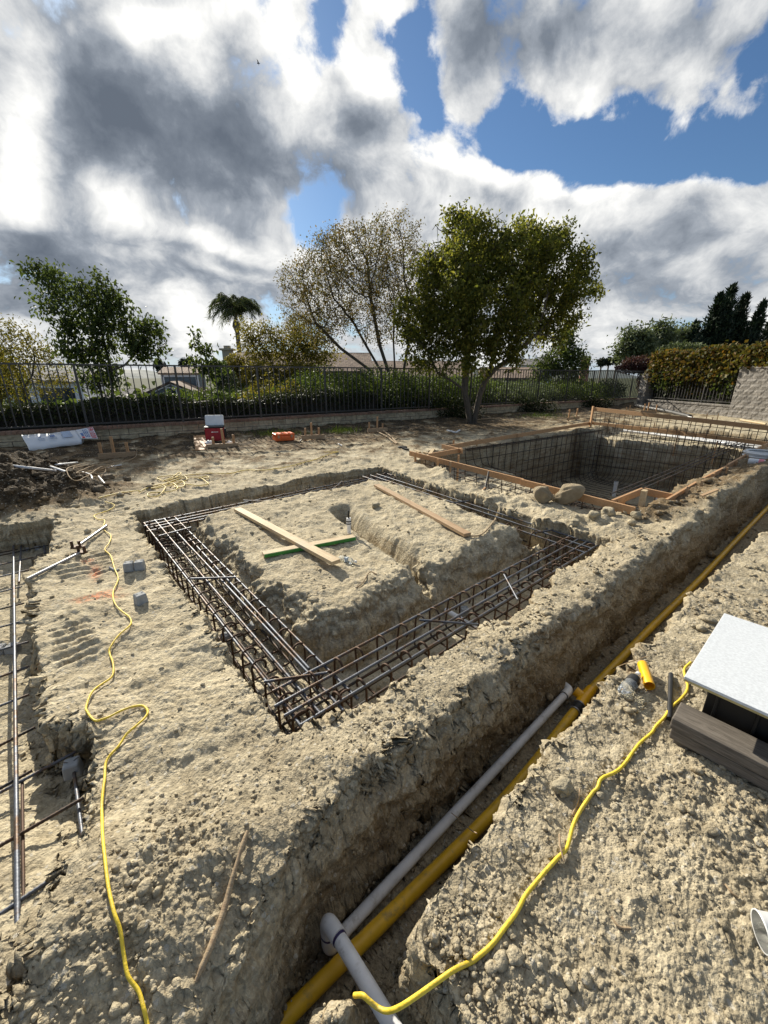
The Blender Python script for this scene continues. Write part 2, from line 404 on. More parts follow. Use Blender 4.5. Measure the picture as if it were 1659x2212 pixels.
BERM = [(-1.0,.72), (-.38,1.16), (.4,1.76), (1.25,2.46), (2.6,3.55), (4.5,5.05), (6.5,6.6), (8.5,8.2)]
SMALLMOUND = up(712, 2185, -.06)
def terrain(x, y, full=True):
    n_lo = fbm2(x, y, .45, 3, 5); n_mid = fbm2(x, y, 2.2, 4, 9); n_hi = fbm2(x, y, 9, 4, 21)
    e = (x - FA[0]) * FN[0] + (y - FA[1]) * FN[1]                       # metres behind the fence
    r = np.hypot(x, y)
    z = .030 * n_lo + .026 * n_mid + .010 * n_hi + .035 * sst(3.5, 7, r) * fbm2(x, y, 3.1, 4, 44) * .7
    near = r < 14
    db = sdf_line(x, y, np.array(BERM)); berm = np.exp(-(db / .27) ** 2) * (.07 + .06 * sst(2.0, 5.0, x))
    z = z + berm * (1 + .35 * n_mid)
    pq = -(x + 5.55) * .72 + (y - 6.0) * .70; pw = (x + 5.55) * .70 + (y - 6.0) * .72
    z = z - .11 * np.exp(-(((x + .42) / .22) ** 2 + ((y - .42) / .26) ** 2))
    pile = np.exp(-((pq / 1.75) ** 2 + ((pw + .25) / .92) ** 2) ** 1.5) * .40 + np.exp(-(((x + 4.3) / .75) ** 2 + ((y - 5.5) / .5) ** 2)) * .10
    z = z + pile * (1 + .3 * n_mid)
    z = z + .10 * np.exp(-((e + .25) / .6) ** 2) * (e < .3)                # soil banked up at the wall
    # spoil right of the pool form and by the pipe trench
    z = z + .09 * np.exp(-(sdf_line(x, y, np.array([(3.2,4.55), (5.2,6.0), (8.3,8.4)])) / .35) ** 2) * (1 + .6 * n_mid)
    z = z + .05 * np.exp(-(sdf_line(x, y, np.array([(.95,6.95), (1.55,5.35), (2.5,4.15)])) / .25) ** 2) * (1 + 1.2 * n_mid)
    loose = np.clip(np.maximum(np.exp(-(db / .42) ** 2) * 1.2, sst(-.02, -.10, (x - .5) * .64 - (y - 1.2) * .77 + .0) * 0 + ((x - .5) * .655 - (y - 1.2) * .755 > .05) * 1.0) + .2 * n_mid, 0, 1)
    loose = np.where(x * .655 - y * .755 < -3.2, loose * .4, loose)
    loose = np.maximum(loose, np.clip(pile * 3, 0, 1))
    loose = np.maximum(loose, np.exp(-(sdf_line(x, y, np.array([(3.2,4.55), (5.2,6.0), (8.3,8.4)])) / .5) ** 2))
    # clods of all sizes lying in the surface
    lump = loose * (.55 + .45 * sst(-.2, .4, n_mid))
    c1 = cobble(x, y, .060, 1, .30); c2 = cobble(x, y, .034, 2, .5); c3 = cobble(x, y, .020, 3, .7); c4_ = cobble(x, y, .0115, 4, .85)
    ln = loose * .85 + .15
    patch = sst(-.15, .35, fbm2(x, y, 1.1, 3, 40))
    z = z + near * (c1 * .26 * loose * patch + c2 * .42 * ln * (.06 + .94 * patch * patch) + c3 * .50 * (.16 + .84 * ln * (.25 + .75 * patch)) + c4_ * .62 * (.35 + .65 * loose))
    cp = cobble(x, y, .20, 6, .45); z = z + cp * .45 * np.clip(pile * 4, 0, 1) + cobble(x, y, .1, 8, .7) * .7 * np.clip(pile * 4, 0, 1)
    # flaky trampled crust on the compact ground
    fl = fbm2(x * 1.0 + .3 * y, y * 2.2 - .3 * x, 7, 4, 33)
    z = z + (1 - loose) * near * (.010 * np.abs(fl) + .005 * sst(.0, .12, fl) + .014 * sst(3, 7, r) * np.abs(fl)) * (.35 + .65 * sst(-.3, .3, n_mid))
    # digger track prints on the left
    for (cx, cy, ang, nb, wd) in TRACKS:
        ca, sa = math.cos(ang), math.sin(ang); q = (x - cx) * ca + (y - cy) * sa; w_ = -(x - cx) * sa + (y - cy) * ca
        msk = sst(wd + .03, wd - .02, np.abs(w_)) * sst(nb * .055, nb * .055 - .05, np.abs(q))
        z = z + msk * (-.013 + .02 * sst(-.3, .3, np.sin(q * 2 * math.pi / .085 + .4 * n_mid)))
    # --- cuts
    jag = .030 * fbm2(x, y, 4.0, 3, 50) + .012 * fbm2(x, y, 17, 3, 51)
    cuts = []
    dO = sdf_poly(x, y, OUTER) + jag; dI = -sdf_poly(x, y, MOUND) + jag * .55 + .05 * n_lo
    so = sst(.05, -.05, dO); si = 1 - np.sin(.5 * np.pi * np.clip((dI + .03) / (.29 + .10 * n_mid), 0, 1)) ** 1.15
    ring = .41 * so * si
    dG = sdf_line(x, y, np.array(GULLY)) - .060 + jag * .4
    gul = (.33 + .05 * n_lo) * (1 - np.sin(.5 * np.pi * np.clip((dG + .05) / .17, 0, 1))) * (dI > -.0 * 0 - 9)
    dP = sdf_poly(x, y, PIPE_T) + jag * .45
    lside = ((x - .62) * .655 - (y - 1.5) * .755) < 0
    pipe = np.where(lside, (.49 + berm) * (1 - np.sin(.5 * np.pi * np.clip((dP + .05) / (.09 + .10 * sst(.6, 1.15, y)), 0, 1)) ** .85), (.49 + berm) * sst(.07, -.06, dP))
    dT = sdf_poly(x, y, PIT) + jag * 1.4
    pit = (.10 + .22 * sst(.85, 1.75, y) + .015 * n_mid) * sst(.04, -.06, dT)
    dW = sdf_poly(x, y, POOL) + jag * .6
    dep = .36 + 1.10 * sst(-.03, .42, sdf_poly(x, y, SHELF) + .05 * n_mid)
    pool = (dep + .02 * n_mid + .08) * sst(.06, -.10, dW)
    dL = sdf_poly(x, y, LEDGE) + jag * 1.5
    ledge = .22 * sst(.10, -.10, dL)
    far_t = .28 * sst(.16, -.05, sdf_line(x, y, np.array([(8.3,16.2), (9.4,13.2), (10.6,10.8)])) - .22 + jag * 2)
    zz = [ring, gul, pipe, pit, pool, ledge, far_t]
    cut = np.maximum.reduce(zz)
    z = z - cut
    floor_amt = np.clip(cut / .3, 0, 1)
    # mound in the mouth of the pipe trench
    sm = np.exp(-(((x - SMALLMOUND[0]) / .080) ** 2 + ((y - SMALLMOUND[1] + .015) / .085) ** 2) ** 2)
    z = z + sm * .43
    # --- beyond the fence the hillside falls away
    drop = np.where(e > .12, .30 - .10 * sst(.5, 3, e) - .17 * np.maximum(e - 2.0, 0), 0)
    drop = np.maximum(drop, -7.5 - .004 * np.maximum(r - 60, 0) * (r < 900) - 3.3 * (r >= 900))
    z = np.where(e > .12, drop + .15 * n_lo * np.clip(e, 0, 3), z)
    veg = ((e > .3) * 1.0)
    if not full: return z
    damp_shade = np.clip(sst(-4.3, -.8, e) * .80 * (.75 + .5 * n_mid) + np.clip(pile * 5.5, 0, 1.15) + .42 * sst(-6.8, -4.6, e) * (1 + n_mid), 0, 1.2)
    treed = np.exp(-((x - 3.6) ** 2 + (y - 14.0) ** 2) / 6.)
    damp_shade = np.maximum(damp_shade, treed * .8)  # darker soil around the tree foot
    damp_shade = np.maximum(damp_shade, .44 * sst(.06, .6, pool) * (1 - .8 * sst(.05, -.15, sdf_poly(x, y, SHELF))))  # pool pit: shade of tree and pit painted into the soil colour
    damp_shade = np.maximum(damp_shade, .66 * np.exp(-(sdf_line(x, y, np.array([(7.9,15.8), (10.4,10.6)])) / .95) ** 4) * (.8 + .5 * n_mid)); damp_shade = np.maximum(damp_shade, .80 * np.clip(far_t * 4, 0, 1)); damp_shade = np.maximum(damp_shade, .46 * sst(.06, .36, pipe) * (1 - sm))  # pipe trench shade painted into the colour; ground behind the pool darker
    damp_shade = np.maximum(damp_shade, .34 * sst(.15, .55, fbm2(x, y, .9, 4, 71))); damp_shade = np.maximum(damp_shade, .20 * np.clip(berm * 6, 0, 1) + .25 * sst(.3, .6, fbm2(x, y, 1.7, 3, 70)) * loose)
    damp_shade = np.maximum(damp_shade, .68 * np.exp(-(sdf_line(x, y, np.array([(3.2,4.55), (5.2,6.0), (8.3,8.4)])) / .4) ** 2))
    damp_shade = np.maximum(damp_shade, .28 * sst(.05, .3, ring) * (1 - sst(.38, .40, ring)))  # footing trench walls darker than the floor
    paint = np.zeros_like(x)
    for (cx, cy, ax, ay, ang) in PAINT:
        ca, sa = math.cos(ang), math.sin(ang); q = (x - cx) * ca + (y - cy) * sa; w_ = -(x - cx) * sa + (y - cy) * ca
        paint = np.maximum(paint, np.exp(-((q / ax) ** 2 + (w_ / ay) ** 2)))
    paint = np.clip(paint * 1.3 + .3 * n_hi * paint, 0, 1)
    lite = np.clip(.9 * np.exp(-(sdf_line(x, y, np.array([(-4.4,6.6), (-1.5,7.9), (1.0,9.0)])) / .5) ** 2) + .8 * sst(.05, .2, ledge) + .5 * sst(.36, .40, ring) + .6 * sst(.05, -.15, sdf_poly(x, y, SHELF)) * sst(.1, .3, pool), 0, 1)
    # where the steep faces are: pull the sheet towards the cut so the faces stand nearly upright
    def comp(d, w, s):
        a = np.abs(d); return np.where(a < w, d * (1 - s), np.where(a < 3.2 * w, np.sign(d) * w * (1 - s) * (3.2 * w - a) / (2.2 * w), 0))
    near_cut = [(dO, .055, .35), (dP, .09, .45), (dT, .055, .35), (dW, .09, .35), (dI - .10, .05, 1.0)]
    return z, damp_shade, loose, veg, paint, lite, near_cut, comp, cut
_a = up(225, 1235); _b = up(300, 1390); _c = up(255, 1440)
TRACKS = [(up(160,1226)[0], up(160,1226)[1], 2.25, 5, .10), (up(185,1218)[0] + .1, up(185,1218)[1] + .05, 2.25, 6, .07), (up(330,1340)[0] - .35, up(330,1340)[1] - .25, 2.3, 5, .09), (up(245,1100)[0], up(245,1100)[1], 2.1, 6, .13)]
PAINT = [(*up(205,1235)[:2], .13, .035, 2.2), (*up(190,1213)[:2], .06, .04, 2.2), (*up(212,1293)[:2], .13, .03, .35), (*up(228,1283)[:2], .09, .03, 1.1), (*up(195,1300)[:2], .08, .025, .3), (*up(80,1428)[:2], .03, .02, 0)]
def gz(x, y):
    return float(terrain(np.array([float(x)]), np.array([float(y)]), False)[0])

def build_ground():
    az = np.linspace(R_(-76), R_(76), 1180)
    rr = [.30]
    while rr[-1] < 26: rr.append(rr[-1] * 1.0046 + .0004)
    while rr[-1] < 6000: rr.append(rr[-1] * 1.07)
    rr = np.array(rr); nr, na = len(rr), len(az)
    Rg, Ag = np.meshgrid(rr, az, indexing='ij'); x = (Rg * np.sin(Ag)).ravel(); y = (Rg * np.cos(Ag)).ravel()
    z, damp_shade, loose, veg, paint, lite, nc, comp, cut = terrain(x, y)
    # gradient of each distance through the grid
    X = x.reshape(nr, na); Y = y.reshape(nr, na); dx = np.zeros_like(x); dy = np.zeros_like(x)
    for d, w, s in nc:
        D = d.reshape(nr, na); gr = np.gradient(D, axis=0) / np.gradient(Rg, axis=0); ga = np.gradient(D, axis=1) / (np.gradient(Ag, axis=1) * Rg)
        gx = gr * np.sin(Ag) + ga * np.cos(Ag); gy = gr * np.cos(Ag) - ga * np.sin(Ag); L = np.hypot(gx, gy) + 1e-6
        k = comp(d, w, s); f = np.minimum(1, 1 / L)
        dx -= k * (gx / L * np.minimum(L, 1)).ravel(); dy -= k * (gy / L * np.minimum(L, 1)).ravel()
    x = x + dx; y = y + dy
    V = np.stack([x, y, z], 1)
    # rugged faces: push the steep parts in and out with solid noise
    Vc = np.stack([x, y, -cut], 1).reshape(nr, na, 3); gxr = np.gradient(Vc, axis=0); gxa = np.gradient(Vc, axis=1)
    N = np.cross(gxa, gxr).reshape(-1, 3); N /= np.linalg.norm(N, axis=1)[:, None] + 1e-12; N[N[:, 2] < 0] *= -1
    band = np.min([np.abs(d) for d, w, s in nc], axis=0)
    steep = np.where((np.abs(N[:, 2]) < .9) & (band < .30) & (y < 16))[0]; Q = V[steep]
    nz = value3(Q * (1, 1, 1.3), 5, 4) * .040 + value3(Q * (1, 1, 1.8), 11, 1) * .034 + np.abs(value3(Q * (1, 1, 2.2), 19, 6)) * .030 + value3(Q, 34, 2) * .016 + value3(Q, 70, 3) * .008
    V[steep] += N[steep] * (nz * (.45 + .55 * sst(.7, 1.5, np.hypot(Q[:, 0], Q[:, 1]))) * sst(.92, .6, np.abs(N[steep, 2])))[:, None]
    i = np.arange(nr - 1)[:, None] * na + np.arange(na - 1)[None]
    F = np.stack([i, i + 1, i + na + 1, i + na], -1).reshape(-1, 4)[:, ::-1]
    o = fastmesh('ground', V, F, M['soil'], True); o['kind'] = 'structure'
    for nme, arr in (('damp_shade', damp_shade), ('loose', loose), ('veg', veg), ('paint', paint), ('lite', lite)):
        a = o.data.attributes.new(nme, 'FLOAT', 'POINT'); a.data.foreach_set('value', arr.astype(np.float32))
    return o

# ------------------------------------------------------------------ camera, sun, sky
SUN_AZ = R_(-31); SUN_EL = R_(28)
def camera_light():
    cam = bpy.data.cameras.new('camera'); co = bpy.data.objects.new('camera', cam); COL.objects.link(co)
    cam.sensor_fit = 'VERTICAL'; cam.sensor_height = 24; cam.lens = FPX / 2212 * 24; cam.clip_start = .02; cam.clip_end = 20000
    co.location = (0, 0, CZ); co.rotation_euler = (math.pi / 2 - PITCH, 0, 0); SC.camera = co
    l = bpy.data.lights.new('sun', 'SUN'); l.energy = 5.0; l.angle = R_(.42); l.color = (1, .93, .80)
    so = bpy.data.objects.new('sun', l); COL.objects.link(so)
    d = Vector((math.sin(SUN_AZ) * math.cos(SUN_EL), math.cos(SUN_AZ) * math.cos(SUN_EL), math.sin(SUN_EL)))
    so.rotation_euler = d.to_track_quat('Z', 'Y').to_euler(); so.location = d * 50
    SC.view_settings.view_transform = 'Standard'; SC.view_settings.look = 'None'; SC.view_settings.gamma = 1; SC.view_settings.exposure = .62
    SC.cycles.max_bounces = 6; SC.cycles.transparent_max_bounces = 8; SC.cycles.use_denoising = True
def sky():
    w = bpy.data.worlds.new('World'); SC.world = w; w.use_nodes = True; nt = w.node_tree
    for n in list(nt.nodes): nt.nodes.remove(n)
    g = G(nt); out = g.n('ShaderNodeOutputWorld'); bg = g.n('ShaderNodeBackground'); nt.links.new(bg.outputs[0], out.inputs[0])
    st = g.n('ShaderNodeTexSky'); st.sky_type = 'NISHITA'; st.sun_disc = False; st.sun_elevation = SUN_EL; st.sun_rotation = SUN_AZ
    st.air_density = 1.0; st.dust_density = .4; st.ozone_density = 2.0
    d = g.n('ShaderNodeTexCoord').outputs['Generated']; sx = g.n('ShaderNodeSeparateXYZ', i_0=d)
    h = g.m('ADD', g.m('MAXIMUM', sx.outputs[2], 0), .16)
    p = g.n('ShaderNodeCombineXYZ', i_0=g.m('DIVIDE', sx.outputs[0], h), i_1=g.m('DIVIDE', sx.outputs[1], h), i_2=.4).outputs[0]
    wn = g.n('ShaderNodeTexNoise', i_Scale=1.1, i_Detail=4.0, i_Vector=p)
    off = g.n('ShaderNodeVectorMath', operation='SUBTRACT', i_0=wn.outputs['Color']); off.inputs[1].default_value = (.5, .5, .5)
    offs = g.n('ShaderNodeVectorMath', operation='SCALE', i_0=off.outputs[0]); offs.inputs['Scale'].default_value = .13
    dw = g.n('ShaderNodeVectorMath', operation='ADD', i_0=d, i_1=offs.outputs[0]).outputs[0]     # wobbled direction: ragged outlines
    def blob(u, v, rx, ry, deg=0):
        c = unit(ray(u, v)); t = R_(deg)
        a = unit(ray(u + math.cos(t), v + math.sin(t))) - c; b = unit(ray(u - math.sin(t), v + math.cos(t))) - c
        ra = np.linalg.norm(a) * rx; rb = np.linalg.norm(b) * ry
        e1 = unit(a); e3 = c; e2 = unit(np.cross(e3, e1)); e1 = np.cross(e2, e3)
        mp = g.n('ShaderNodeMapping', vector_type='TEXTURE', i_Vector=dw)
        mp.inputs['Location'].default_value = tuple(c); mp.inputs['Rotation'].default_value = Matrix(np.stack([e1, e2, e3], 1).tolist()).to_euler(); mp.inputs['Scale'].default_value = (ra, rb, 1.0)
        ln = g.n('ShaderNodeVectorMath', operation='LENGTH', i_0=mp.outputs[0]).outputs['Value']
        return g.ramp(ln, 1.5, .1)
    def field(lst, base):
        s = base
        for (w_, *a) in lst: s = g.m('MULTIPLY_ADD', blob(*a), w_, s)
        return s
    n1 = g.noise(p, 1.5, 8, .58, .15); n2 = g.noise(dw, 13, 6, .62, .1); n3 = g.noise(dw, 4.6, 8, .60, .12)
    of2 = g.n('ShaderNodeVectorMath', operation='SCALE', i_0=off.outputs[0]); of2.inputs['Scale'].default_value = .10
    d2 = g.n('ShaderNodeVectorMath', operation='ADD', i_0=d, i_1=of2.outputs[0]).outputs[0]
    nf = g.n('ShaderNodeTexNoise', i_Scale=16.0, i_Detail=3.0, i_Vector=d); nfo = g.n('ShaderNodeVectorMath', operation='SCALE', i_0=nf.outputs['Color']); nfo.inputs['Scale'].default_value = .05
    d3 = g.n('ShaderNodeVectorMath', operation='ADD', i_0=d2, i_1=nfo.outputs[0]).outputs[0]
    def lobes(sc):
        v = g.n('ShaderNodeTexVoronoi', feature='F1', i_Vector=d3, i_Scale=sc); return v.outputs['Distance']
    puff = g.m('SUBTRACT', .47, g.m('ADD', g.m('MULTIPLY', lobes(6.0), .62), g.m('MULTIPLY', lobes(14.0), .34)))
    cov = g.m('ADD', g.m('MULTIPLY', g.m('SUBTRACT', n1, .5), 1.1), g.m('ADD', g.m('MULTIPLY', g.m('SUBTRACT', n3, .5), 2.6), g.m('MULTIPLY', g.m('SUBTRACT', n2, .5), 1.8)))
    BL = [(-1.0,1300,330,330,80,5), (-.8,1110,270,70,100,-10), (-.95,915,150,65,130,5), (-.5,940,260,40,60,0), (-.85,735,50,42,80,20), (-.8,655,465,80,42,10), (-.5,35,55,60,40,0), (-.45,900,335,30,50,0), (-.5,1650,150,40,60,0), (-.7,1590,345,110,60,10), (-.35,12,270,30,50,0), (-.4,600,40,30,60,0), (-.4,1010,420,60,25,0), (-.3,1480,735,90,22,0), (-.3,450,755,90,16,0), (-.5,870,60,60,50,0), (-.4,1330,220,60,40,10),
          (.5,480,300,220,160,25), (.5,230,220,200,200,0), (.55,780,240,85,80,20), (.55,1030,100,60,190,-20), (.6,1380,90,260,110,10), (.55,1080,430,180,60,5), (.6,1450,490,250,80,0), (.6,400,600,400,120,0), (.4,700,560,160,70,0), (.35,420,60,300,70,0), (.55,880,560,260,120,0), (.4,550,410,120,70,20), (.4,770,330,110,100,0), (.4,1250,620,300,110,0), (.35,250,700,500,70,0), (.8,60,380,130,230,0), (.9,200,430,200,170,20), (.6,130,160,120,110,0)]
    rear = g.ramp(sx.outputs[1], .25, -.45)                                  # unseen sky away from the sun, made bluer and greyer to cut fill light
    cover = g.ramp(field(BL, g.m('MULTIPLY_ADD', rear, -.30, g.m('MULTIPLY_ADD', puff, .9, g.m('ADD', cov, .42)))), .02, .50)
    SH = [(-.52,330,285,230,115,20), (-.36,560,340,170,75,28), (-.28,190,200,90,100,20), (-.34,500,435,120,42,20), (-.30,90,540,150,60,5), (-.26,330,520,180,32,12), (-.34,790,280,60,60,10), (-.22,1290,80,230,80,0), (-.20,1040,50,60,80,0), (-.20,1380,550,280,50,5), (-.22,1090,440,120,32,10), (-.22,1480,650,240,42,5), (-.24,420,600,170,28,5), (-.22,740,410,70,40,20), (-.22,150,655,180,34,0), (-.24,560,570,110,22,10), (-.2,240,60,60,40,30),
          (.26,60,330,70,130,20), (.22,60,160,80,70,50), (.34,430,40,320,40,-5), (.34,660,140,80,90,20), (.46,805,165,85,40,20), (.40,1010,365,140,36,12), (.3,1330,395,140,36,5), (.3,1180,430,60,40,0), (.36,470,505,100,24,15), (.30,290,455,110,40,25), (.34,720,525,110,36,10), (.28,1560,385,80,40,10), (.22,990,260,40,60,-20), (.26,1250,420,100,30,15), (.20,1430,150,190,50,20), (.26,40,450,110,36,10), (.30,420,690,220,32,5), (.18,1560,560,120,22,0), (.22,480,560,130,18,15)]
    ns = g.m('ADD', g.m('MULTIPLY', g.m('SUBTRACT', n1, .5), .55), g.m('ADD', g.m('MULTIPLY', g.m('SUBTRACT', n2, .5), 1.0), g.m('MULTIPLY', g.m('SUBTRACT', n3, .5), 1.15)))
    sh = field(SH, g.m('MULTIPLY_ADD', rear, -.34, g.m('MULTIPLY_ADD', puff, .85, g.m('ADD', ns, .70))))
    thin = g.ramp(cover, .15, 1.0, .20, 0)                                  # ragged cloud edges glow
    sh = g.m('ADD', sh, thin)
    cr = g.n('ShaderNodeValToRGB'); g.set(cr.inputs[0], sh); e = cr.color_ramp.elements
    K = SKYK
    for i, (pp, c) in enumerate([(0.0, (.125, .150, .190)), (.28, (.19, .220, .265)), (.55, (.36, .395, .445)), (.80, (.70, .725, .745)), (1.0, (.95, .945, .92))]):
        if i >= len(e): e.new(.5)
        e[i].position = pp; e[i].color = c4(*c)
    cl = g.mix(1.0, cr.outputs[0], c4(K, K, K), 'MULTIPLY')
    base = g.mix(1.0, st.outputs[0], c4(SKYB * .72, SKYB * .92, SKYB * 1.10), 'MULTIPLY')
    # towards the horizon everything greys into pale cloud
    hz = g.ramp(sx.outputs[2], .0, .16, .92, 0); base = g.mix(hz, base, c4(.48 * K, .57 * K, .66 * K))
    col = g.mix(cover, base, cl)
    nt.links.new(col, bg.inputs[0]); bg.inputs[1].default_value = .10
    w.cycles.sampling_method = 'MANUAL'; w.cycles.sample_map_resolution = 512
SKYK = 7.2; SKYB = .60
camera_light(); sky(); ground = build_ground()
# ------------------------------------------------------------------ things on the ground
def on(pts, off=0.0):
    """grid positions laid on the ground (with its clods smoothed out), lifted by off"""
    out = []
    P = np.array([up(u, v, 0.0) for u, v in pts])
    for k in range(3):
        z = terrain(P[:, 0], P[:, 1], False)
        P = np.array([up(u, v, float(zz)) for (u, v), zz in zip(pts, z)])
    P[:, 2] = terrain(P[:, 0], P[:, 1], False) + off
    return P
def lay_tube(name, pts, r, mat, label, cat, off=None, group=None, n=8, sm=8, wob=0.0, kind=None, rad=None):
    P = on(pts, 0); P = smooth_path(P, sm)
    z = terrain(P[:, 0], P[:, 1], False)
    zm = np.max([np.roll(np.pad(z, 2, mode='edge'), i)[2:-2] for i in (-2, -1, 0, 1, 2)], axis=0)
    zs = np.convolve(np.pad(zm, 4, mode='edge'), np.ones(9) / 9, 'valid')
    P[:, 2] = np.maximum(zs, z - .004) + (r if off is None else off)
    if wob: P[:, :2] += RNG.normal(0, wob, (len(P), 2))
    o = MB().tube(P, r if rad is None else np.interp(np.linspace(0, 1, len(P)), np.linspace(0, 1, len(rad)), rad), n).build(name, mat)
    return tag(o, label, cat, group, kind)
def seat_board(a, b, w, h):
    """height at which a straight board from a to b rests on the ground"""
    t = np.linspace(.03, .97, 40); q = np.array(a)[None, :2] * (1 - t[:, None]) + np.array(b)[None, :2] * t[:, None]
    z = terrain(q[:, 0], q[:, 1], False); A = np.stack([1 - t, t], 1); c = np.linalg.lstsq(A, z, rcond=None)[0]
    lift = np.percentile(z - A @ c, 85); return c[0] + lift + h / 2, c[1] + lift + h / 2
def ribbed(a, b, r, pitch=.015, n=7, mb=None):
    a = np.asarray(a, float); b = np.asarray(b, float); L = np.linalg.norm(b - a); k = max(4, int(L / pitch) * 2)
    t = np.linspace(0, 1, k); rr = np.where(np.arange(k) % 2 == 0, r * .90, r * 1.12)
    return (mb or MB()).tube(a[None] * (1 - t[:, None]) + b[None] * t[:, None], rr, n)

def footing_cage():
    C = dict(N=up(650,1572,-.08), L=up(312,1130,-.08), F=up(832,1024,-.08), R=up(1305,1172,-.08))
    root = empty('rebar_cage', (0, 0, 0), 'steel rebar cage with curved hooks in the square footing trench around the dirt mound', 'rebar cage')
    arms = [('N', 'L', .335, 1, -.10), ('N', 'R', .30, -1, -.08), ('L', 'F', .33, 1, -.06), ('R', 'F', .46, -1, -.05)]
    # the inner side of each arm lies on the side of the mound
    cen = sum(C.values()) / 4
    for ai, (p, q, w, sg, over) in enumerate(arms):
        a = C[p]; b = C[q]; d = unit(b - a); nrm = np.array((-d[1], d[0], 0)); nrm *= np.sign((cen - a) @ nrm)
        L = np.linalg.norm(b - a); zo = .018 * (ai % 2)
        zt, zb = -.08 + zo, -.335 + zo
        for f in (0, .36, .66, 1):
            e0, e1 = RNG.uniform(.0, .05, 2)
            s = a + nrm * (w * f + RNG.normal(0, .004)) - d * e0; e = b + nrm * (w * f + RNG.normal(0, .004)) + d * e1
            s[2] = e[2] = zt
            ribbed(s, e, .0093).build('longitudinal_bar', M['rebar'], root)
            if ai == 0 and f == .66: ribbed(s + nrm * .022 + d * .4, e + nrm * .06 - d * .9, .0093).build('longitudinal_bar', M['rebar'], root)
        for f in (.06, .36, .66, .94):
            s = a + nrm * w * f; e = b + nrm * w * f; s[2] = e[2] = zb + .014
            ribbed(s, e, .0093).build('longitudinal_bar', M['darkbar'], root)
        nst = int(L / .178)
        for i in range(nst + 1):
            t = (.06 + (L - .12) * i / nst); lean = RNG.normal(0, .012)
            base = a + d * t; R = .047 + RNG.normal(0, .002)
            def half(sign, at_):
                an = np.linspace(R_(-35), R_(180), 10)
                pts = [(R * .75 + math.cos(x) * R, -.028 + math.sin(x) * (R + .002)) for x in an]
                pts += [(-R * .25, -.09), (-R * .25, zb - zt + .05), (-R * .25 + .012, zb - zt + .014), (-R * .25 + .05, zb - zt)]
                return [(at_ + sign * l, z) for l, z in pts]
            prof = half(1, 0) + half(-1, w)[::-1]
            P = np.array([base + nrm * l + d * (lean * (1 if k < 12 else -1) * max(0, (z + .2) / .2)) + np.array((0, 0, zt - base[2] + z)) for k, (l, z) in enumerate(prof)])
            MB().tube(P, .0072, 6).build('stirrup', M['rusty'], root)
    for (u0, v0, u1, v1) in [(411,1250,510,1247), (570,1473,707,1453), (343,1158,413,1139), (906,1339,1033,1349), (1089,1241,1119,1296), (964,1088,1018,1081), (1156,1151,1203,1143), (526,1081,600,1084), (714,1061,739,1040)]:
        ribbed(up(u0, v0, -.052), up(u1, v1, -.052), .0085).build('spacer_bar', M['rebar'], root)

def left_pit():
    root = empty('rebar_mat', (0, 0, 0), 'rebar mat of long and cross bars in the dug pit at the left edge', 'rebar mat')
    for i, (u0, v0, u1, v1, r, mt) in enumerate([(29,1168,40,2155,.0088,'rebar'), (48,1687,51,1976,.006,'rusty'), (46,1175,41,1258,.009,'rebar'), (155,1631,180,1820,.0075,'rebar'), (95,1178,98,1195,.011,'rebar')]):
        zz = lambda v: -.225 + .165 * min(1, max(0, (v - 1400) / 500)) + (.02 if i == 0 else 0); ribbed(up(u0, v0, zz(v0)), up(u1, v1, zz(v1)), r).build('long_bar', M[mt], root)
    for (u0, v0, u1, v1) in [(0,1194,38,1187), (0,1200,108,1177), (0,1220,72,1204), (0,1246,65,1230), (0,1279,48,1267), (0,1316,52,1303), (0,1355,58,1339), (0,1404,62,1386), (0,1462,64,1439), (0,1525,63,1500), (0,1610,76,1571), (0,1703,70,1664), (0,1712,167,1622), (0,1827,181,1723), (0,1975,112,1898), (0,2165,74,2110)]:
        zc = -.222 + .165 * min(1, max(0, (v0 - 1400) / 500)); a = up(u0, v0, zc); b = up(u1, v1, zc); a = a - unit(b - a) * .7
        ribbed(a, b, .0074).build('cross_bar', M['darkbar' if RNG.random() < .4 else 'rebar'], root)

def dobie(u, v, n, label, z=None, ang=None, group='concrete spacer blocks', s=.078):
    p = on([(u, v)])[0] if z is None else up(u, v, z)
    a = RNG.uniform(0, 1.5) if ang is None else ang
    root = empty('spacer_block', p, label, 'concrete block', group, a)
    mb = MB()
    for k in range(n):
        bm = bmesh.new(); bmesh.ops.create_cube(bm, size=1)
        for q in bm.verts:
            tp = .86 if q.co.z > 0 else 1
            q.co = Vector((q.co.x * s * tp + (k - (n - 1) / 2) * (s + .004), q.co.y * s * tp, (q.co.z + .42) * s))
        bmesh.ops.bevel(bm, geom=bm.edges[:], offset=.005, segments=1, affect='EDGES')
        vs = [q.co[:] for q in bm.verts]; mb.add(vs, [[w.index for w in f.verts] for f in bm.faces]); bm.free()
    o = mb.build('block', M['concrete'], root, local=True)
    t = MB()
    for k in range(n):
        for sg in (-1, 1): t.tube([((k - (n - 1) / 2) * (s + .004) + sg * .008, 0, s * .88), ((k - (n - 1) / 2) * (s + .004) + sg * .022, .004, s * 1.0), ((k - (n - 1) / 2) * (s + .004) + sg * .03, .01, s * .93)], .0016, 5)
    t.build('tie_wire', M['darkbar'], root, local=True)
    return root

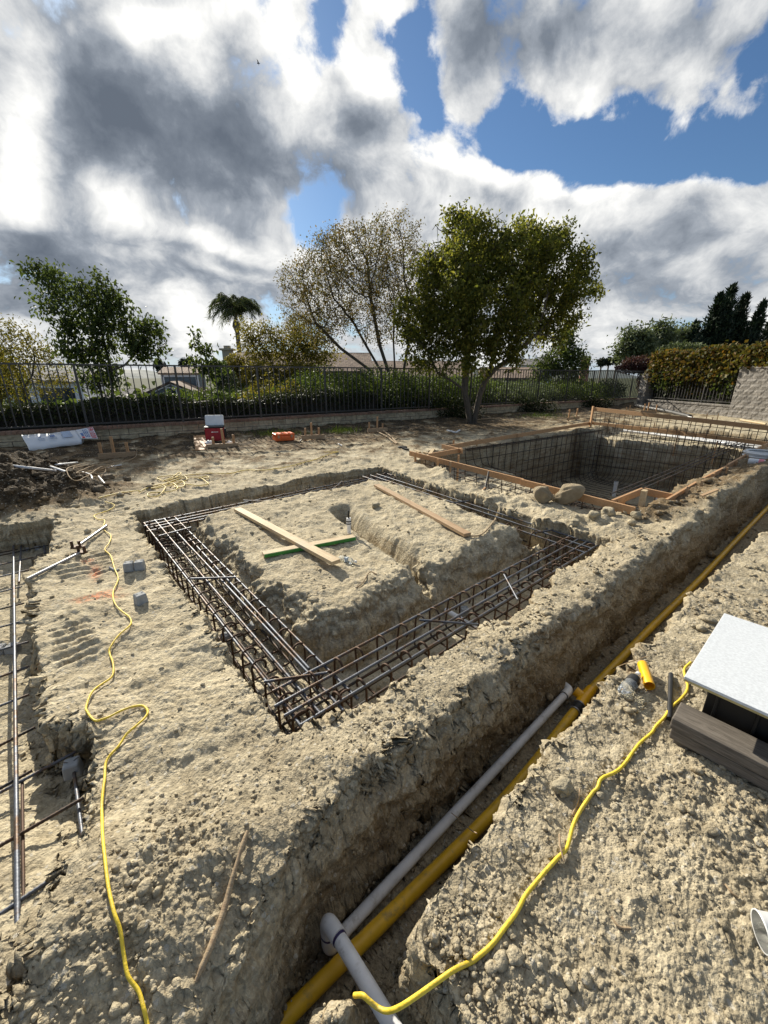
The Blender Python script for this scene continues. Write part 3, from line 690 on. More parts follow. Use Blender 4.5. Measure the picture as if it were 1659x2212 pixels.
def boards():
    def plank(name, p0, p1, w, h, mat, label, z0=None, z1=None, tilt=0):
        a = np.array(up(*p0, .03)); b = np.array(up(*p1, .03)); s0, s1 = seat_board(a, b, w, h)
        a[2] = s0 if z0 is None else z0; b[2] = s1 if z1 is None else z1
        d = b - a; c = (a + b) / 2; L = np.linalg.norm(d)
        o = MB().box((0, 0, 0), (L, w, h)).build(name, M[mat], None, .003)
        o.location = c; d /= L; sd = unit(np.cross((0, 0, 1), d)); o.rotation_euler = Matrix(np.stack([d, sd, np.cross(d, sd)], 1).tolist()).to_euler()
        return tag(o, label, 'board', 'loose boards on the mound'), a, b, d, sd
    g, a, b, d, sd = plank('lumber_board', (568,1197), (765,1158), .085, .038, 'lumber', 'short pale board with a green painted edge lying under the longer board')
    e = MB().box((0, 0, 0), (np.linalg.norm(b - a) * .995, .003, .034)).build('painted_edge', M['greenpaint'], g, local=True)
    e.location = (0, -.0445, 0)
    zc = g.location.z + .019
    plank('lumber_board', (513,1101), (727,1222), .090, .036, 'lumber', 'long pale board on the mound lying across the green edged board', zc - .005, zc + .022)
    plank('lumber_board', (813,1050), (1010,1158), .088, .036, 'formfaded', 'pinkish board lying alone at the back right of the mound')

def box_with_lid():
    t1 = np.array((.755, .655, 0)); t2 = np.array((.655, -.755, 0)); B = up(1478, 1462, .30)
    root = empty('equipment_box', (*(B + t1 * .4 + t2 * .35)[:2], 0), 'black open-sided box under a pale speckled lid beside the weathered planks', 'box')
    Mx = np.stack([t1, t2, (0, 0, 1)], 1)
    c = B + t1 * .395 + t2 * .40
    MB().box((c[0], c[1], .296), (.79, .80, .014), Mx).build('lid', M['lid'], root, .002)
    MB().box((c[0], c[1], .2835), (.786, .796, .011), Mx).build('lid_core', M['lidedge'], root)
    x0, x1, y0, y1 = .105, .74, .085, .75; hb = .278
    def wl(xa, xb, ya, yb, za, zb):
        q = B + t1 * (xa + xb) / 2 + t2 * (ya + yb) / 2; MBx.box((q[0], q[1], (za + zb) / 2), (abs(xb - xa), abs(yb - ya), zb - za), Mx)
    MBx = MB(); wl(x0, x0 + .02, y0, y1, .0, hb); wl(x1 - .02, x1, y0, y1, .0, hb); wl(x0 + .02, x1 - .02, y0, y0 + .02, .0, hb); wl(x0 + .02, x1 - .02, y1 - .02, y1, .0, hb)
    MBx.build('box_wall', M['black'], root, .004)
    rb = MB()
    for f in (.04, .18, .32): q = B + t1 * (x0 - .008) + t2 * (y0 + f); rb.box((q[0], q[1], .14), (.016, .012, .27), Mx)
    rb.build('rib', M['black'], root, .002)
    # two old planks stacked in front of it
    p = up(1456, 1552, .125); zg = .012
    for k, (off, hh, dx, lab) in enumerate([(0.0, .055, .0, 'lower of two weathered grey planks stacked in front of the black box'), (.0575, .057, -.004, 'upper of two weathered grey planks stacked in front of the black box')]):
        q = p + t1 * (.078 + dx) + t2 * (.42 + dx * 2); o = MB().box((0, 0, 0), (.155 - .006 * k, .84, hh)).build('timber_plank', M['oldwood'], None, .005)
        o.location = (q[0], q[1], zg + off + hh / 2); o.rotation_euler = (0, 0, math.atan2(t1[1], t1[0]))
        o.data.transform(Matrix.Rotation(math.pi / 2, 4, 'Z')); o.rotation_euler = (0, 0, math.atan2(t1[1], t1[0]) - math.pi / 2 + R_(.8 * k))
        tag(o, lab, 'plank', 'weathered planks by the box')
    q = p + t1 * .08 + t2 * .06
    blk = MB().box((q[0], q[1], zg - .02), (.10, .09, .05), Mx).build('timber_block', M['oldwood'], None, .004); tag(blk, 'dark wood block wedged on the soil under the stacked planks', 'block')

def trench_pipes():
    Y = lambda *ps: np.array([up(u, v, -.445) for u, v in ps])
    root = empty('sewer_pipe', up(850, 1965, -.35), 'long yellow plastic pipe with a black coupling running along the trench beside the grey pipe', 'pipe')
    def straight(a, b, r, n=20, k=40): t = np.linspace(0, 1, k)[:, None]; return a * (1 - t) + b * t
    P = smooth_path(Y((470,2380), (620,2197), (850,1968), (1100,1715), (1248,1528)), 10)
    MB().tube(P, .0285, 22).build('pipe_length', M['yellowpipe'], root)
    P2 = smooth_path(Y((1262,1505), (1400,1362), (1502,1261), (1600,1157), (1668,1086), (1760,990)), 10)
    MB().tube(P2, .0285, 18).build('pipe_length', M['yellowpipe'], root)
    e = P[-1]; d = unit(P[-1] - P[-4])
    MB().tube([e - d * .05, e - d * .045, e + d * .03, e + d * .035], [.031, .036, .036, .031], 20).build('coupling', M['blackrubber'], root)
    tee = MB(); f = P2[0]; d2 = unit(P2[3] - P2[0])
    tee.tube([e + d * .03, (e + f) / 2 + d * .04, f + d2 * .10], [.034, .036, .034], 20); sd = np.array((-d[1], d[0], 0)); mid = (e + f) / 2 + d * .05
    tee.tube([mid, mid + sd * .045 + (0, 0, .015), mid + sd * .062 + (0, 0, .02)], [.031, .031, .034], 18); tee.build('tee_fitting', M['yellowtube'], root)
    for s0 in (.02, -.055): MB().tube([e + d * s0, e + d * (s0 + .008)], .0372, 18).build('band_clamp', M['metalgrey'], root)
    # grey pipe
    root = empty('drain_pipe', up(735, 2005, -.33), 'grey plastic pipe with elbows beside the yellow pipe, crossing over it at the near end', 'pipe')
    Zg = -.440
    a = up(712, 2046, Zg); b = up(1226, 1494, Zg); d = unit(b - a)
    MB().tube(straight(a + d * .03, b, .0235), .0235, 20).build('pipe_length', M['greypipe'], root)
    top = up(700, 1996, -.165); top[:2] = a[:2] + (top[:2] - a[:2]) * .4; c0 = up(722, 2022, -.155); c1 = up(842, 2212, -.15); dc = unit(c1 - c0)
    rz = top - a
    el = smooth_path([a + d * .045, a + d * .012, a + np.array((0, 0, .025)), np.array((a[0], a[1], -.36))], 6)
    MB().tube(el, .0285, 20).build('elbow', M['greypipe'], root)
    c0 = np.array((a[0], a[1], -.27)); c1 = up(846, 2214, -.22); dc = unit(c1 - c0)
    up_el = smooth_path([np.array((a[0], a[1], -.345)), np.array((a[0], a[1], -.30)), np.array((a[0], a[1], -.278)) + dc * .022, c0 + dc * .075], 7)
    MB().tube(up_el, .0288, 20).build('elbow', M['greypipe'], root)
    MB().tube([(a[0], a[1], -.40), (a[0], a[1], -.31)], .0250, 20).build('pipe_length', M['greypipe'], root)
    MB().tube(straight(c0 + dc * .05, c1 + dc * .5, .0242), .0242, 20).build('pipe_length', M['greypipe'], root)
    MB().tube([c0 + dc * .074, c0 + dc * .083], .0262, 20).build('primer_ring', M['purple'], root)
    MB().tube([(a[0], a[1], -.355), (a[0], a[1], -.349)], .0296, 20).build('primer_ring', M['purple'], root)
    sd = np.array((-d[1], d[0], 0))
    el2 = smooth_path([b - d * .05, b + d * .005, b + d * .03 + sd * .012, b + d * .04 + sd * .05, b + d * .04 + sd * .10], 6); el2[:, 2] = Zg + .0
    MB().tube(el2, .0285, 20).build('elbow', M['whitepipe'], root)
    MB().tube([b - d * .056, b - d * .050], .0262, 20).build('primer_ring', M['blackrubber'], root)
    w = smooth_path([up(975, 1756, -.40), up(990, 1768, -.385), up(1003, 1780, -.37), up(1016, 1792, -.25), up(1030, 1800, -.05)], 5)
    tag(MB().tube(w, .0022, 6).build('wire', M['stick']), 'thin pale wire bent over the grey and yellow trench pipes', 'wire')
    w = smooth_path([on([(1320,1448)], .01)[0], up(1345, 1436, -.06), up(1372, 1426, -.02), on([(1400,1421)], .012)[0]], 6)
    tag(MB().tube(w, .0025, 6).build('root_strand', M['stick']), 'thin pale root sticking out over the far yellow pipe', 'root')

def cords():
    L = [(226,1080),(248,1095),(235,1104),(205,1115),(211,1123),(227,1128),(224,1144),(240,1160),(237,1176),(227,1189),(240,1205),(248,1231),(256,1253),(246,1279),(246,1298),(252,1313),(266,1327),(282,1339),(282,1354),(259,1375),(240,1402),(238,1416),(246,1440),(244,1464),(221,1483),(199,1500),(188,1531),(192,1550),(206,1559),(230,1555),(264,1540),(288,1530),(310,1530),(320,1540),(314,1555),(293,1574),(274,1593),(257,1616),(232,1650),(228,1690),(222,1749),(226,1799),(229,1861),(237,1923),(248,1975),(262,2016),(270,2068),(279,2115),(302,2149),(313,2186),(319,2212),(326,2250)]
    lay_tube('extension_cord', L, .0052, M['cord'], 'yellow cord winding down the compact dirt on the left, past the grey blocks', 'cord', off=.012, n=8, sm=7)
    pts = [(1491,1434),(1477,1451),(1484,1490),(1469,1513),(1448,1532),(1435,1552),(1416,1572),(1407,1586),(1385,1605),(1365,1630),(1348,1653),(1326,1672),(1298,1686),(1290,1706),(1280,1715),(1256,1750),(1237,1789),(1223,1837),(1199,1861),(1170,1894),(1136,1937),(1117,1971),(1093,2005),(1064,2043),(1021,2079)]
    P = on(pts); P = smooth_path(P, 7); z = terrain(P[:, 0], P[:, 1], False); zm = np.max([np.roll(np.pad(z, 2, mode='edge'), i)[2:-2] for i in (-2, -1, 0, 1, 2)], axis=0); P[:, 2] = np.maximum(np.convolve(np.pad(zm, 4, mode='edge'), np.ones(9) / 9, 'valid'), z) + .006
    z0 = P[-1, 2]
    hang = np.array([up(u, v, z0 + dz) for u, v, dz in [(983,2094,.02),(949,2117,.008),(891,2158,-.04),(858,2178,-.075),(835,2184,-.10),(815,2176,-.11),(795,2160,-.10),(783,2150,-.10),(766,2150,-.13)]])
    P = np.vstack([P, smooth_path(np.vstack([P[-1], hang]), 6)[2:]])
    tag(MB().tube(P, .0068, 10).build('extension_cord', M['cord']), 'thick yellow cord running from the black box down the right bank and across the trench', 'cord')
    q = lambda l: [(331.8 + x * .2, 895.8 + y * .2) for x, y in l]
    far = [(700,978),(716,977),(731,980)][::1] + [(718,983),(705,986),(683,995),(652,1004),(621,1014),(597,1017)] + q([(1200,622),(1050,615),(960,615),(820,645),(640,650),(480,665),(300,672),(100,690),(45,700),(60,722),(140,722),(230,680),(300,655),(270,635),(210,680),(120,725),(200,700),(330,688),(362,705),(300,742),(200,782),(130,785),(105,770),(180,745),(300,740),(340,770),(320,797),(250,800),(232,788),(330,772),(480,777),(570,772),(592,755),(530,715),(495,705),(540,700),(592,690),(580,675),(500,672),(380,690),(250,740),(60,780),(-25,802),(60,800),(130,795),(100,850),(50,893),(-12,900),(-60,885),(-40,862),(120,842),(220,830),(262,800),(200,770),(60,770),(-80,800),(-150,850)]) + [(298,1066),(256,1071),(211,1067)]
    lay_tube('extension_cord', far, .0080, M['cordfaded'], 'dusty yellow cord in a loose tangled coil between the fence and the footing trench', 'cord', off=.014, sm=5, n=6)

def litter():
    # offcut of yellow pipe, bottle, rod, can
    a = up(1403, 1482, .03); b = up(1388, 1435, .03); g_ = max(gz(a[0], a[1]), gz(b[0], b[1])); a = up(1403, 1482, g_ + .026); b = up(1388, 1435, g_ + .026); d = unit(b - a)
    mb = MB(); an = np.linspace(0, 2 * math.pi, 25)[:-1]
    for (ra, rb, s) in ((.027, .027, 1), (.0235, .0235, -1)): mb.tube([a, b], ra, 24, caps=False)
    d = unit(b - a); N = unit(np.cross(d, (0, 0, 1))); Bz = np.cross(N, d)
    for p in (a, b):
        ring = [p + r * (math.cos(t) * N + math.sin(t) * Bz) for r in (.027, .0235) for t in an]; mb.add(ring, [(i, (i + 1) % 24, 24 + (i + 1) % 24, 24 + i) for i in range(24)])
    tag(mb.build('pipe_offcut', M['yellowtube']), 'short orange yellow pipe offcut lying open ended near the clear bottle', 'pipe offcut')
    a = up(1346, 1497, .03); b = up(1376, 1460, .03); g2 = max(gz(a[0], a[1]), gz(b[0], b[1]), gz((a[0]+b[0])/2, (a[1]+b[1])/2)); a = up(1346, 1497, g2 + .030); b = up(1376, 1460, g2 + .028); d = unit(b - a); L = float(np.linalg.norm(b - a)) * 1.05
    root = empty('plastic_bottle', a, 'crushed clear plastic bottle with a black band beside the yellow offcut', 'bottle')
    t = np.array((0, .03, .08, .2, .3, .42, .55, .68, .8, .88, .93, 1.0)); r = np.array((.022, .031, .033, .029, .034, .028, .033, .032, .026, .016, .013, .013))
    P = a[None] + d[None] * (t[:, None] * L); P[:, 2] += .004 * np.sin(t * 9); MB().tube(P, r, 18).build('bottle_body', M['clear'], root)
    MB().tube(P[6:9] , [.0342, .0335, .029], 18, caps=False).build('band', M['blackrubber'], root)
    MB().tube([P[-1] - d * .006, P[-1] + d * .012], .0145, 14).build('cap', M['whitevinyl'], root)
    p = on([(748,1214)], .022)[0]; dd = unit(np.array((.8, -.5, .05)))
    root = empty('plastic_bottle', p, 'crumpled clear water bottle on the mound at the end of the long board', 'bottle')
    t2 = np.linspace(0, 1, 12); r2 = np.array((.018, .028, .031, .02, .03, .024, .031, .02, .029, .02, .011, .011)); P = p - dd * .08 + dd * (t2[:, None] * .18); P[:, 1] += .008 * np.sin(t2 * 14)
    MB().tube(P, r2, 14).build('bottle_body', M['clear'], root); MB().tube(P[4:7], [.0306, .0246, .0316], 14, caps=False).build('bottle_label', M['bottlelabel'], root); MB().tube([P[-1], P[-1] + dd * .014], .013, 12).build('cap', M['whitevinyl'], root)
    a = on([(1448,1462)], .018)[0]; b = on([(1445,1558)], .016)[0]
    tag(MB().tube([a, a * .5 + b * .5, b], [.0125, .0125, .0125], 14).build('conduit_rod', M['blackrubber']), 'straight dark grey rod on the soil beside the end of the planks', 'rod')
    c = on([(1629,2040)], .062)[0]; d = unit(np.array((.86, -.25, .12)))
    root = empty('metal_can', c - (0, 0, .06), 'open white can lying on the soil at the right edge', 'can')
    N = unit(np.cross(d, (0, 0, 1))); Bz = np.cross(N, d); n = 32; an = np.arange(n) * 2 * math.pi / n
    rings = [(0, .047, ), (-.001, .050), (.003, .051), (.006, .0485), (.16, .0485), (.166, .047)]
    V = [c + d * s + r * (math.cos(t) * N + math.sin(t) * Bz) for s, r in rings for t in an]; F = [(i*n+j, i*n+(j+1)%n, (i+1)*n+(j+1)%n, (i+1)*n+j) for i in range(len(rings)-1) for j in range(n)]
    MB().add(V, F, True).build('can_body', M['whitevinyl'], root)
    V = [c + d * s + r * (math.cos(t) * N + math.sin(t) * Bz) for s, r in [(0, .047), (.02, .046), (.13, .046), (.135, .03), (.135, .001)] for t in an]; F = [(i*n+j, (i+1)*n+j, (i+1)*n+(j+1)%n, i*n+(j+1)%n) for i in range(4) for j in range(n)]
    m = simple('tin', (.62, .62, .60), .3, .1, metal=.9); MB().add(V, F, True).build('lining', m, root)
    # roots and twigs
    lay_tube('tree_root', [(536,1803),(528,1828),(520,1851),(508,1893),(497,1937),(481,1995),(456,2059),(436,2107),(424,2131)], .011, M['stick'], 'long dry root lying down the shaded bank near the middle bottom', 'root', off=.020, n=9, rad=[.006,.009,.006,.008,.010,.010,.008,.004])
    lay_tube('root_strand', [(447,2088),(440,2112),(436,2141)], .006, M['stick'], 'split end beside the long dry root on the bank', 'root', off=.012, n=6)
    lay_tube('twig', [(770,1315),(785,1306),(800,1301),(814,1291)], .006, M['stick'], 'pale twig on the front slope of the mound', 'twig', n=6)
    lay_tube('twig', [(1253,1705),(1247,1735),(1236,1762)], .0035, M['stick'], 'thin straw twig beside the yellow cord half way down the right bank', 'twig', n=6)
    lay_tube('twig', [(1207,1810),(1208,1835),(1213,1855),(1217,1868)], .0035, M['stick'], 'thin straw twig crossing over the yellow cord', 'twig', n=6, off=.018)
    lay_tube('twig', [(1320,1982),(1337,2004),(1363,2008)], .004, M['stick'], 'bent pale twig lying on the clods right of the cord', 'twig', n=6)
    lay_tube('twig', [(1566,1912),(1580,1930),(1594,1941)], .004, M['stick'], 'short twig in the gravelly soil near the right edge', 'twig', n=6)
    lay_tube('twig', [(1838*.902,1205),(1690,1202)], .006, M['stick'], 'thin pale twig right of the trench at the right edge', 'twig', n=6)
    lay_tube('twig', [(1010,1160),(1040,1170),(1066,1174)], .008, M['stick'], 'dry twig at the end of the pinkish board', 'twig', n=6)
    lay_tube('plastic_pipe', [(962,1330),(995,1351),(1028,1372)], .022, M['whitepipe'], 'short white pipe lying in the front footing trench under the rebar', 'pipe', off=.06, n=14)
    # riser in the gully
    p = up(754, 1150, .0); root = empty('pipe_riser', p, 'white riser pipe with black bands and a dark tip standing in the mound gully', 'pipe')
    MB().tube([p + (0, 0, -.25), p + (0, 0, .10)], .020, 16).build('pipe_length', M['whitepipe'], root); MB().tube([p + (0, 0, .09), p + (0, 0, .165)], [.027, .025], 16).build('cap_fitting', M['whitepipe'], root)
    for z in (.098, .125): MB().tube([p + (0, 0, z), p + (0, 0, z + .012)], .0285, 16).build('band', M['blackrubber'], root)
    MB().tube([p + (0, 0, .165), p + (0, 0, .19), p + (0, 0, .25)], [.010, .013, .007], 10).build('tip', M['blackrubber'], root)
    # bending tools
    for (u0, v0, u1, v1, lab) in [(230,1136,168,1180,'steel bending bar with a forked end lying higher up the left dirt'), (59,1251,172,1195,'steel bending bar with a forked end lying at the edge of the left pit')]:
        a = up(u0, v0, .045); b = up(u1, v1, .05); root = empty('rebar_bender', a, lab, 'bending bar', 'steel bending bars'); d = unit(b - a)
        MB().tube([a, a + d * .01, b], .0135, 12).build('handle_bar', M['metalgrey'], root)
        sd = unit(np.cross(d, (0, 0, 1))); h = MB().box(b + d * .02, (.05, .085, .02), np.stack([d, sd, np.cross(sd, d)], 1))
        for s in (-1, 1): h.tube([b + d * .025 + sd * s * .032, b + d * .025 + sd * s * .032 + (0, 0, .065)], .013, 12)
        h.build('fork_head', M['rusty'], root)
    dobie(292, 1230, 2, 'pair of joined grey concrete spacer blocks on the left dirt beside the cord', ang=.35)
    dobie(305, 1300, 1, 'single grey concrete spacer block on the left dirt below the pair', ang=.9)
    dobie(17, 1412, 2, 'grey concrete spacer blocks under the mat bars at the left edge', z=-.315, ang=.2)
    dobie(160, 1668, 1, 'grey concrete spacer block under the bar end beside the dark hole in the pit', z=-.16, ang=.5, s=.07)
    dobie(73, 1192, 2, 'grey spacer block at the far end of the left pit', z=-.315, ang=.3)
    dobie(548, 1362, 1, 'grey spacer block on the left trench floor beside the mound foot', z=-.39)
    dobie(490, 1386, 1, 'grey spacer block under the outer bars of the left trench', z=-.39)
    dobie(1003, 1388 - 60, 1, 'grey spacer block on the front trench floor under the rebar', z=-.39)
    dobie(503, 1268, 1, 'grey spacer block half way along the left trench', z=-.39)
    rl = [(1490,1436,.05)]
    lay_tube('marker_flag_scrap', [(238,1231),(248,1233),(258,1231)], .01, M['concrete'], 'flat grey scrap under the left yellow cord beside the pair of blocks', 'scrap', off=.004, n=6)
footing_cage(); left_pit(); boards(); box_with_lid(); trench_pipes(); cords(); litter()

def clods():
    """loose crumbs and clods lying all over the dug soil: too many to count"""
    bm = bmesh.new(); bmesh.ops.create_icosphere(bm, subdivisions=2, radius=1); T0 = np.array([v.co[:] for v in bm.verts]); F0 = np.array([[v.index for v in f.verts] for f in bm.faces]); bm.free()
    bm = bmesh.new(); bmesh.ops.create_icosphere(bm, subdivisions=1, radius=1); T1 = np.array([v.co[:] for v in bm.verts]); F1 = np.array([[v.index for v in f.verts] for f in bm.faces]); bm.free()
    def templates(T, n):
        out = []
        for k in range(n):
            q = T * (1 + .28 * value3(T + k * 9.7, 1.3, k)[:, None] + .12 * value3(T + k * 5., 3.1, k + 3)[:, None]) * RNG.uniform(.7, 1.15, 3); out.append(q)
        return np.array(out)
    def scatter(name, N, smin, smax, T, F, mat, region):
        az = RNG.uniform(-1.1, 1.1, N); r = np.exp(RNG.uniform(math.log(.5), math.log(11), N)); x = r * np.sin(az); y = r * np.cos(az)
        z, damp_shade, loose, veg, *_ = terrain(x, y)
        pt = sst(-.15, .35, fbm2(x, y, 1.1, 3, 40))
        pr = region(x, y, damp_shade, loose, pt); keep = (RNG.random(N) < pr)
        x, y, z, r = x[keep], y[keep], z[keep], r[keep]; n = len(x)
        s = np.minimum(smin * (smax / smin) ** (RNG.random(n) ** 2.2), smax) * np.clip(r / 2.0, .75, 1.6)
        tp = templates(T, 10); k = RNG.integers(0, 10, n); a = RNG.uniform(0, 6.28, n)
        V = tp[k]; ca, sa = np.cos(a)[:, None], np.sin(a)[:, None]
        V = np.stack([V[..., 0] * ca - V[..., 1] * sa, V[..., 0] * sa + V[..., 1] * ca, V[..., 2] * .68], -1) * s[:, None, None]
        V += np.stack([x, y, z + s * .20], 1)[:, None]
        m = V.shape[1]; FF = (F[None] + (np.arange(n) * m)[:, None, None]).reshape(-1, 3)
        o = fastmesh(name, V.reshape(-1, 3), FF, M['soil'], True); o['kind'] = 'stuff'; o['label'] = 'loose crumbs and clods of dry soil lying on the dug ground'; o['category'] = 'soil clods'
        for nme, val in (('loose', 1.0), ('damp_shade', None), ('veg', 0.0), ('paint', 0.0), ('lite', 0.0)):
            at_ = o.data.attributes.new(nme, 'FLOAT', 'POINT')
            arr = np.repeat(damp_shade[keep] if val is None else (loose[keep] if nme == 'loose' else np.full(n, val)), m); at_.data.foreach_set('value', arr.astype(np.float32))
        return o
    def reg(x, y, damp_shade, loose, pt): return np.clip(loose * (.25 + .75 * pt) * .9 + .07, 0, 1)
    scatter('soil_clods', 30000, .0045, .015, T1, F1, None, reg)
    scatter('soil_clods', 4500, .012, .030, T0, F0, None, lambda x, y, d, l, pt: np.clip(l * pt * .55 + .012, 0, 1))
    def pilereg(x, y, d, l, pt): return np.clip(np.exp(-((((-(x + 5.5) * .72 + (y - 6.0) * .70)) / 2.0) ** 2 + (((x + 5.5) * .70 + (y - 6.0) * .72 + .2) / 1.0) ** 2) ** 1.5) * 1.2 + .5 * np.exp(-(((x + 4.3) / .8) ** 2 + ((y - 5.5) / .55) ** 2)) + .25 * np.exp(-(sdf_line(x, y, np.array([(3.2,4.55), (5.2,6.0), (8.3,8.4)])) / .4) ** 2), 0, 1)
    scatter('soil_clods', 26000, .011, .045, T1, F1, None, pilereg)
clods()
# ------------------------------------------------------------------ fence, walls, pool forms and steel
def frame_empty(name, A, d, label, cat, group=None, z=0):
    o = empty(name, (A[0], A[1], z), label, cat, group, math.atan2(d[1], d[0])); return o
RW0 = up(1399, 863, .43); RW1 = up(1584, 877, .43); RD = unit((RW1 - RW0)[:2]); RL = float(np.linalg.norm((RW1 - RW0)[:2]))
def fence_run(root, x0, posts, panel_posts, zb=.50, zt=1.85, step=.1615):
    for x in posts: MB().box((x, 0, (.42 + zt + .02) / 2), (.05, .05, zt + .02 - .42)).build('fence_post', M['iron'], root, local=True)
    for a, b in zip(posts[:-1], posts[1:]):
        mb = MB(); n = max(1, round((b - a) / step))
        for i in range(1, n): mb.box((a + (b - a) * i / n, 0, (zb + zt) / 2), (.022, .022, zt - zb - .03))
        mb.build('picket_panel', M['iron'], root, local=True)
    MB().box(((posts[0] + posts[-1]) / 2, 0, zt), (posts[-1] - posts[0] + .03, .034, .036)).build('top_rail', M['iron'], root, local=True)
    MB().box(((posts[0] + posts[-1]) / 2, 0, zb), (posts[-1] - posts[0] + .03, .030, .034)).build('bottom_rail', M['iron'], root, local=True)
def block_wall(root, x0, x1, z0, z1, th, mat, bw=.41, bh=.2, cap=None, y0=0.0):
    """split face blocks as real, slightly uneven relief on the side facing the garden (-y)"""
    mb = MB(); r = np.random.default_rng(5); nz = int(math.ceil((z1 - z0) / bh)); k = 0
    for j in range(nz):
        za, zb = z0 + j * bh, min(z0 + (j + 1) * bh, z1); x = x0 - (bw / 2 if j % 2 else 0)
        while x < x1:
            a, b = max(x, x0), min(x + bw, x1); x += bw
            if b - a < .02: continue
            nx, ny = 5, 3; gx = np.linspace(a + .004, b - .004, nx); gzz = np.linspace(za + .004, zb - .004, ny)
            V = []
            for zz in gzz:
                for xx in gx:
                    edge = (xx in (gx[0], gx[-1])) or (zz in (gzz[0], gzz[-1]))
                    V.append((xx, y0 - th / 2 - (.004 if edge else r.uniform(.012, .032)), zz))
            F = [(q * nx + p, q * nx + p + 1, (q + 1) * nx + p + 1, (q + 1) * nx + p) for q in range(ny - 1) for p in range(nx - 1)]
            mb.add(V, F)
    mb.box(((x0 + x1) / 2, y0, (z0 + z1) / 2), (x1 - x0, th, z1 - z0))
    return mb.build('block_courses', mat, root, local=True)
def walls():
    L = float(np.linalg.norm(FB - FA))
    root = frame_empty('retaining_wall', FA, FD, 'low tan block retaining wall with a brick cap running under the long iron fence', 'wall')
    block_wall(root, -4.5, L - .1, -.15, .36, .20, M['block'])
    mb = MB(); r = np.random.default_rng(9); x = -4.5
    while x < L - .1:
        w = .2; mb.box((x + w / 2, -.008 + r.normal(0, .004), .395 + r.normal(0, .002)), (w - .008, .30, .066)); x += w
    mb.build('brick_cap', M['cap'], root, local=True)
    root = frame_empty('iron_fence', FA, FD, 'long dark iron picket fence along the back of the yard', 'fence')
    fence_run(root, 0, [-4.22, -2.11] + [2.11 * i for i in range(12)] + [L - .35], None)
    root = frame_empty('retaining_wall', RW0[:2], RD, 'low grey block wall with a rough cap below the vine covered fence', 'wall')
    block_wall(root, .1, RL, -.15, .38, .22, M['greyblock'])
    mb = MB(); x = .1
    while x < RL: mb.box((x + .2, -.01 + r.normal(0, .006), .42), (.392, .30, .085)); x += .4
    mb.build('wall_cap', M['greyblock'], root, .012, local=True)
    root = frame_empty('iron_fence', RW0[:2], RD, 'short dark iron fence overgrown with vines at the back right', 'fence')
    fence_run(root, 0, [.25, .25 + (RL - .3) / 3, .25 + (RL - .3) * 2 / 3, RL - .05], None, .56, 1.78)
    root = frame_empty('block_pillar', RW0[:2] + RD * -.25, RD, 'narrow block pillar at the fence corner under the purple shrub', 'pillar')
    block_wall(root, -.25, .25, -.15, 1.7, .45, M['greyblock'])
    root = frame_empty('block_wall', RW1[:2], RD, 'tall grey split block wall at the right edge beside the vines', 'wall')
    block_wall(root, .0, 6.0, -.3, 1.86, .30, M['greyblock'])
    MB().box((3.0, 0, 1.91), (6.04, .36, .09)).build('wall_cap', M['greyblock'], root, .01, local=True)

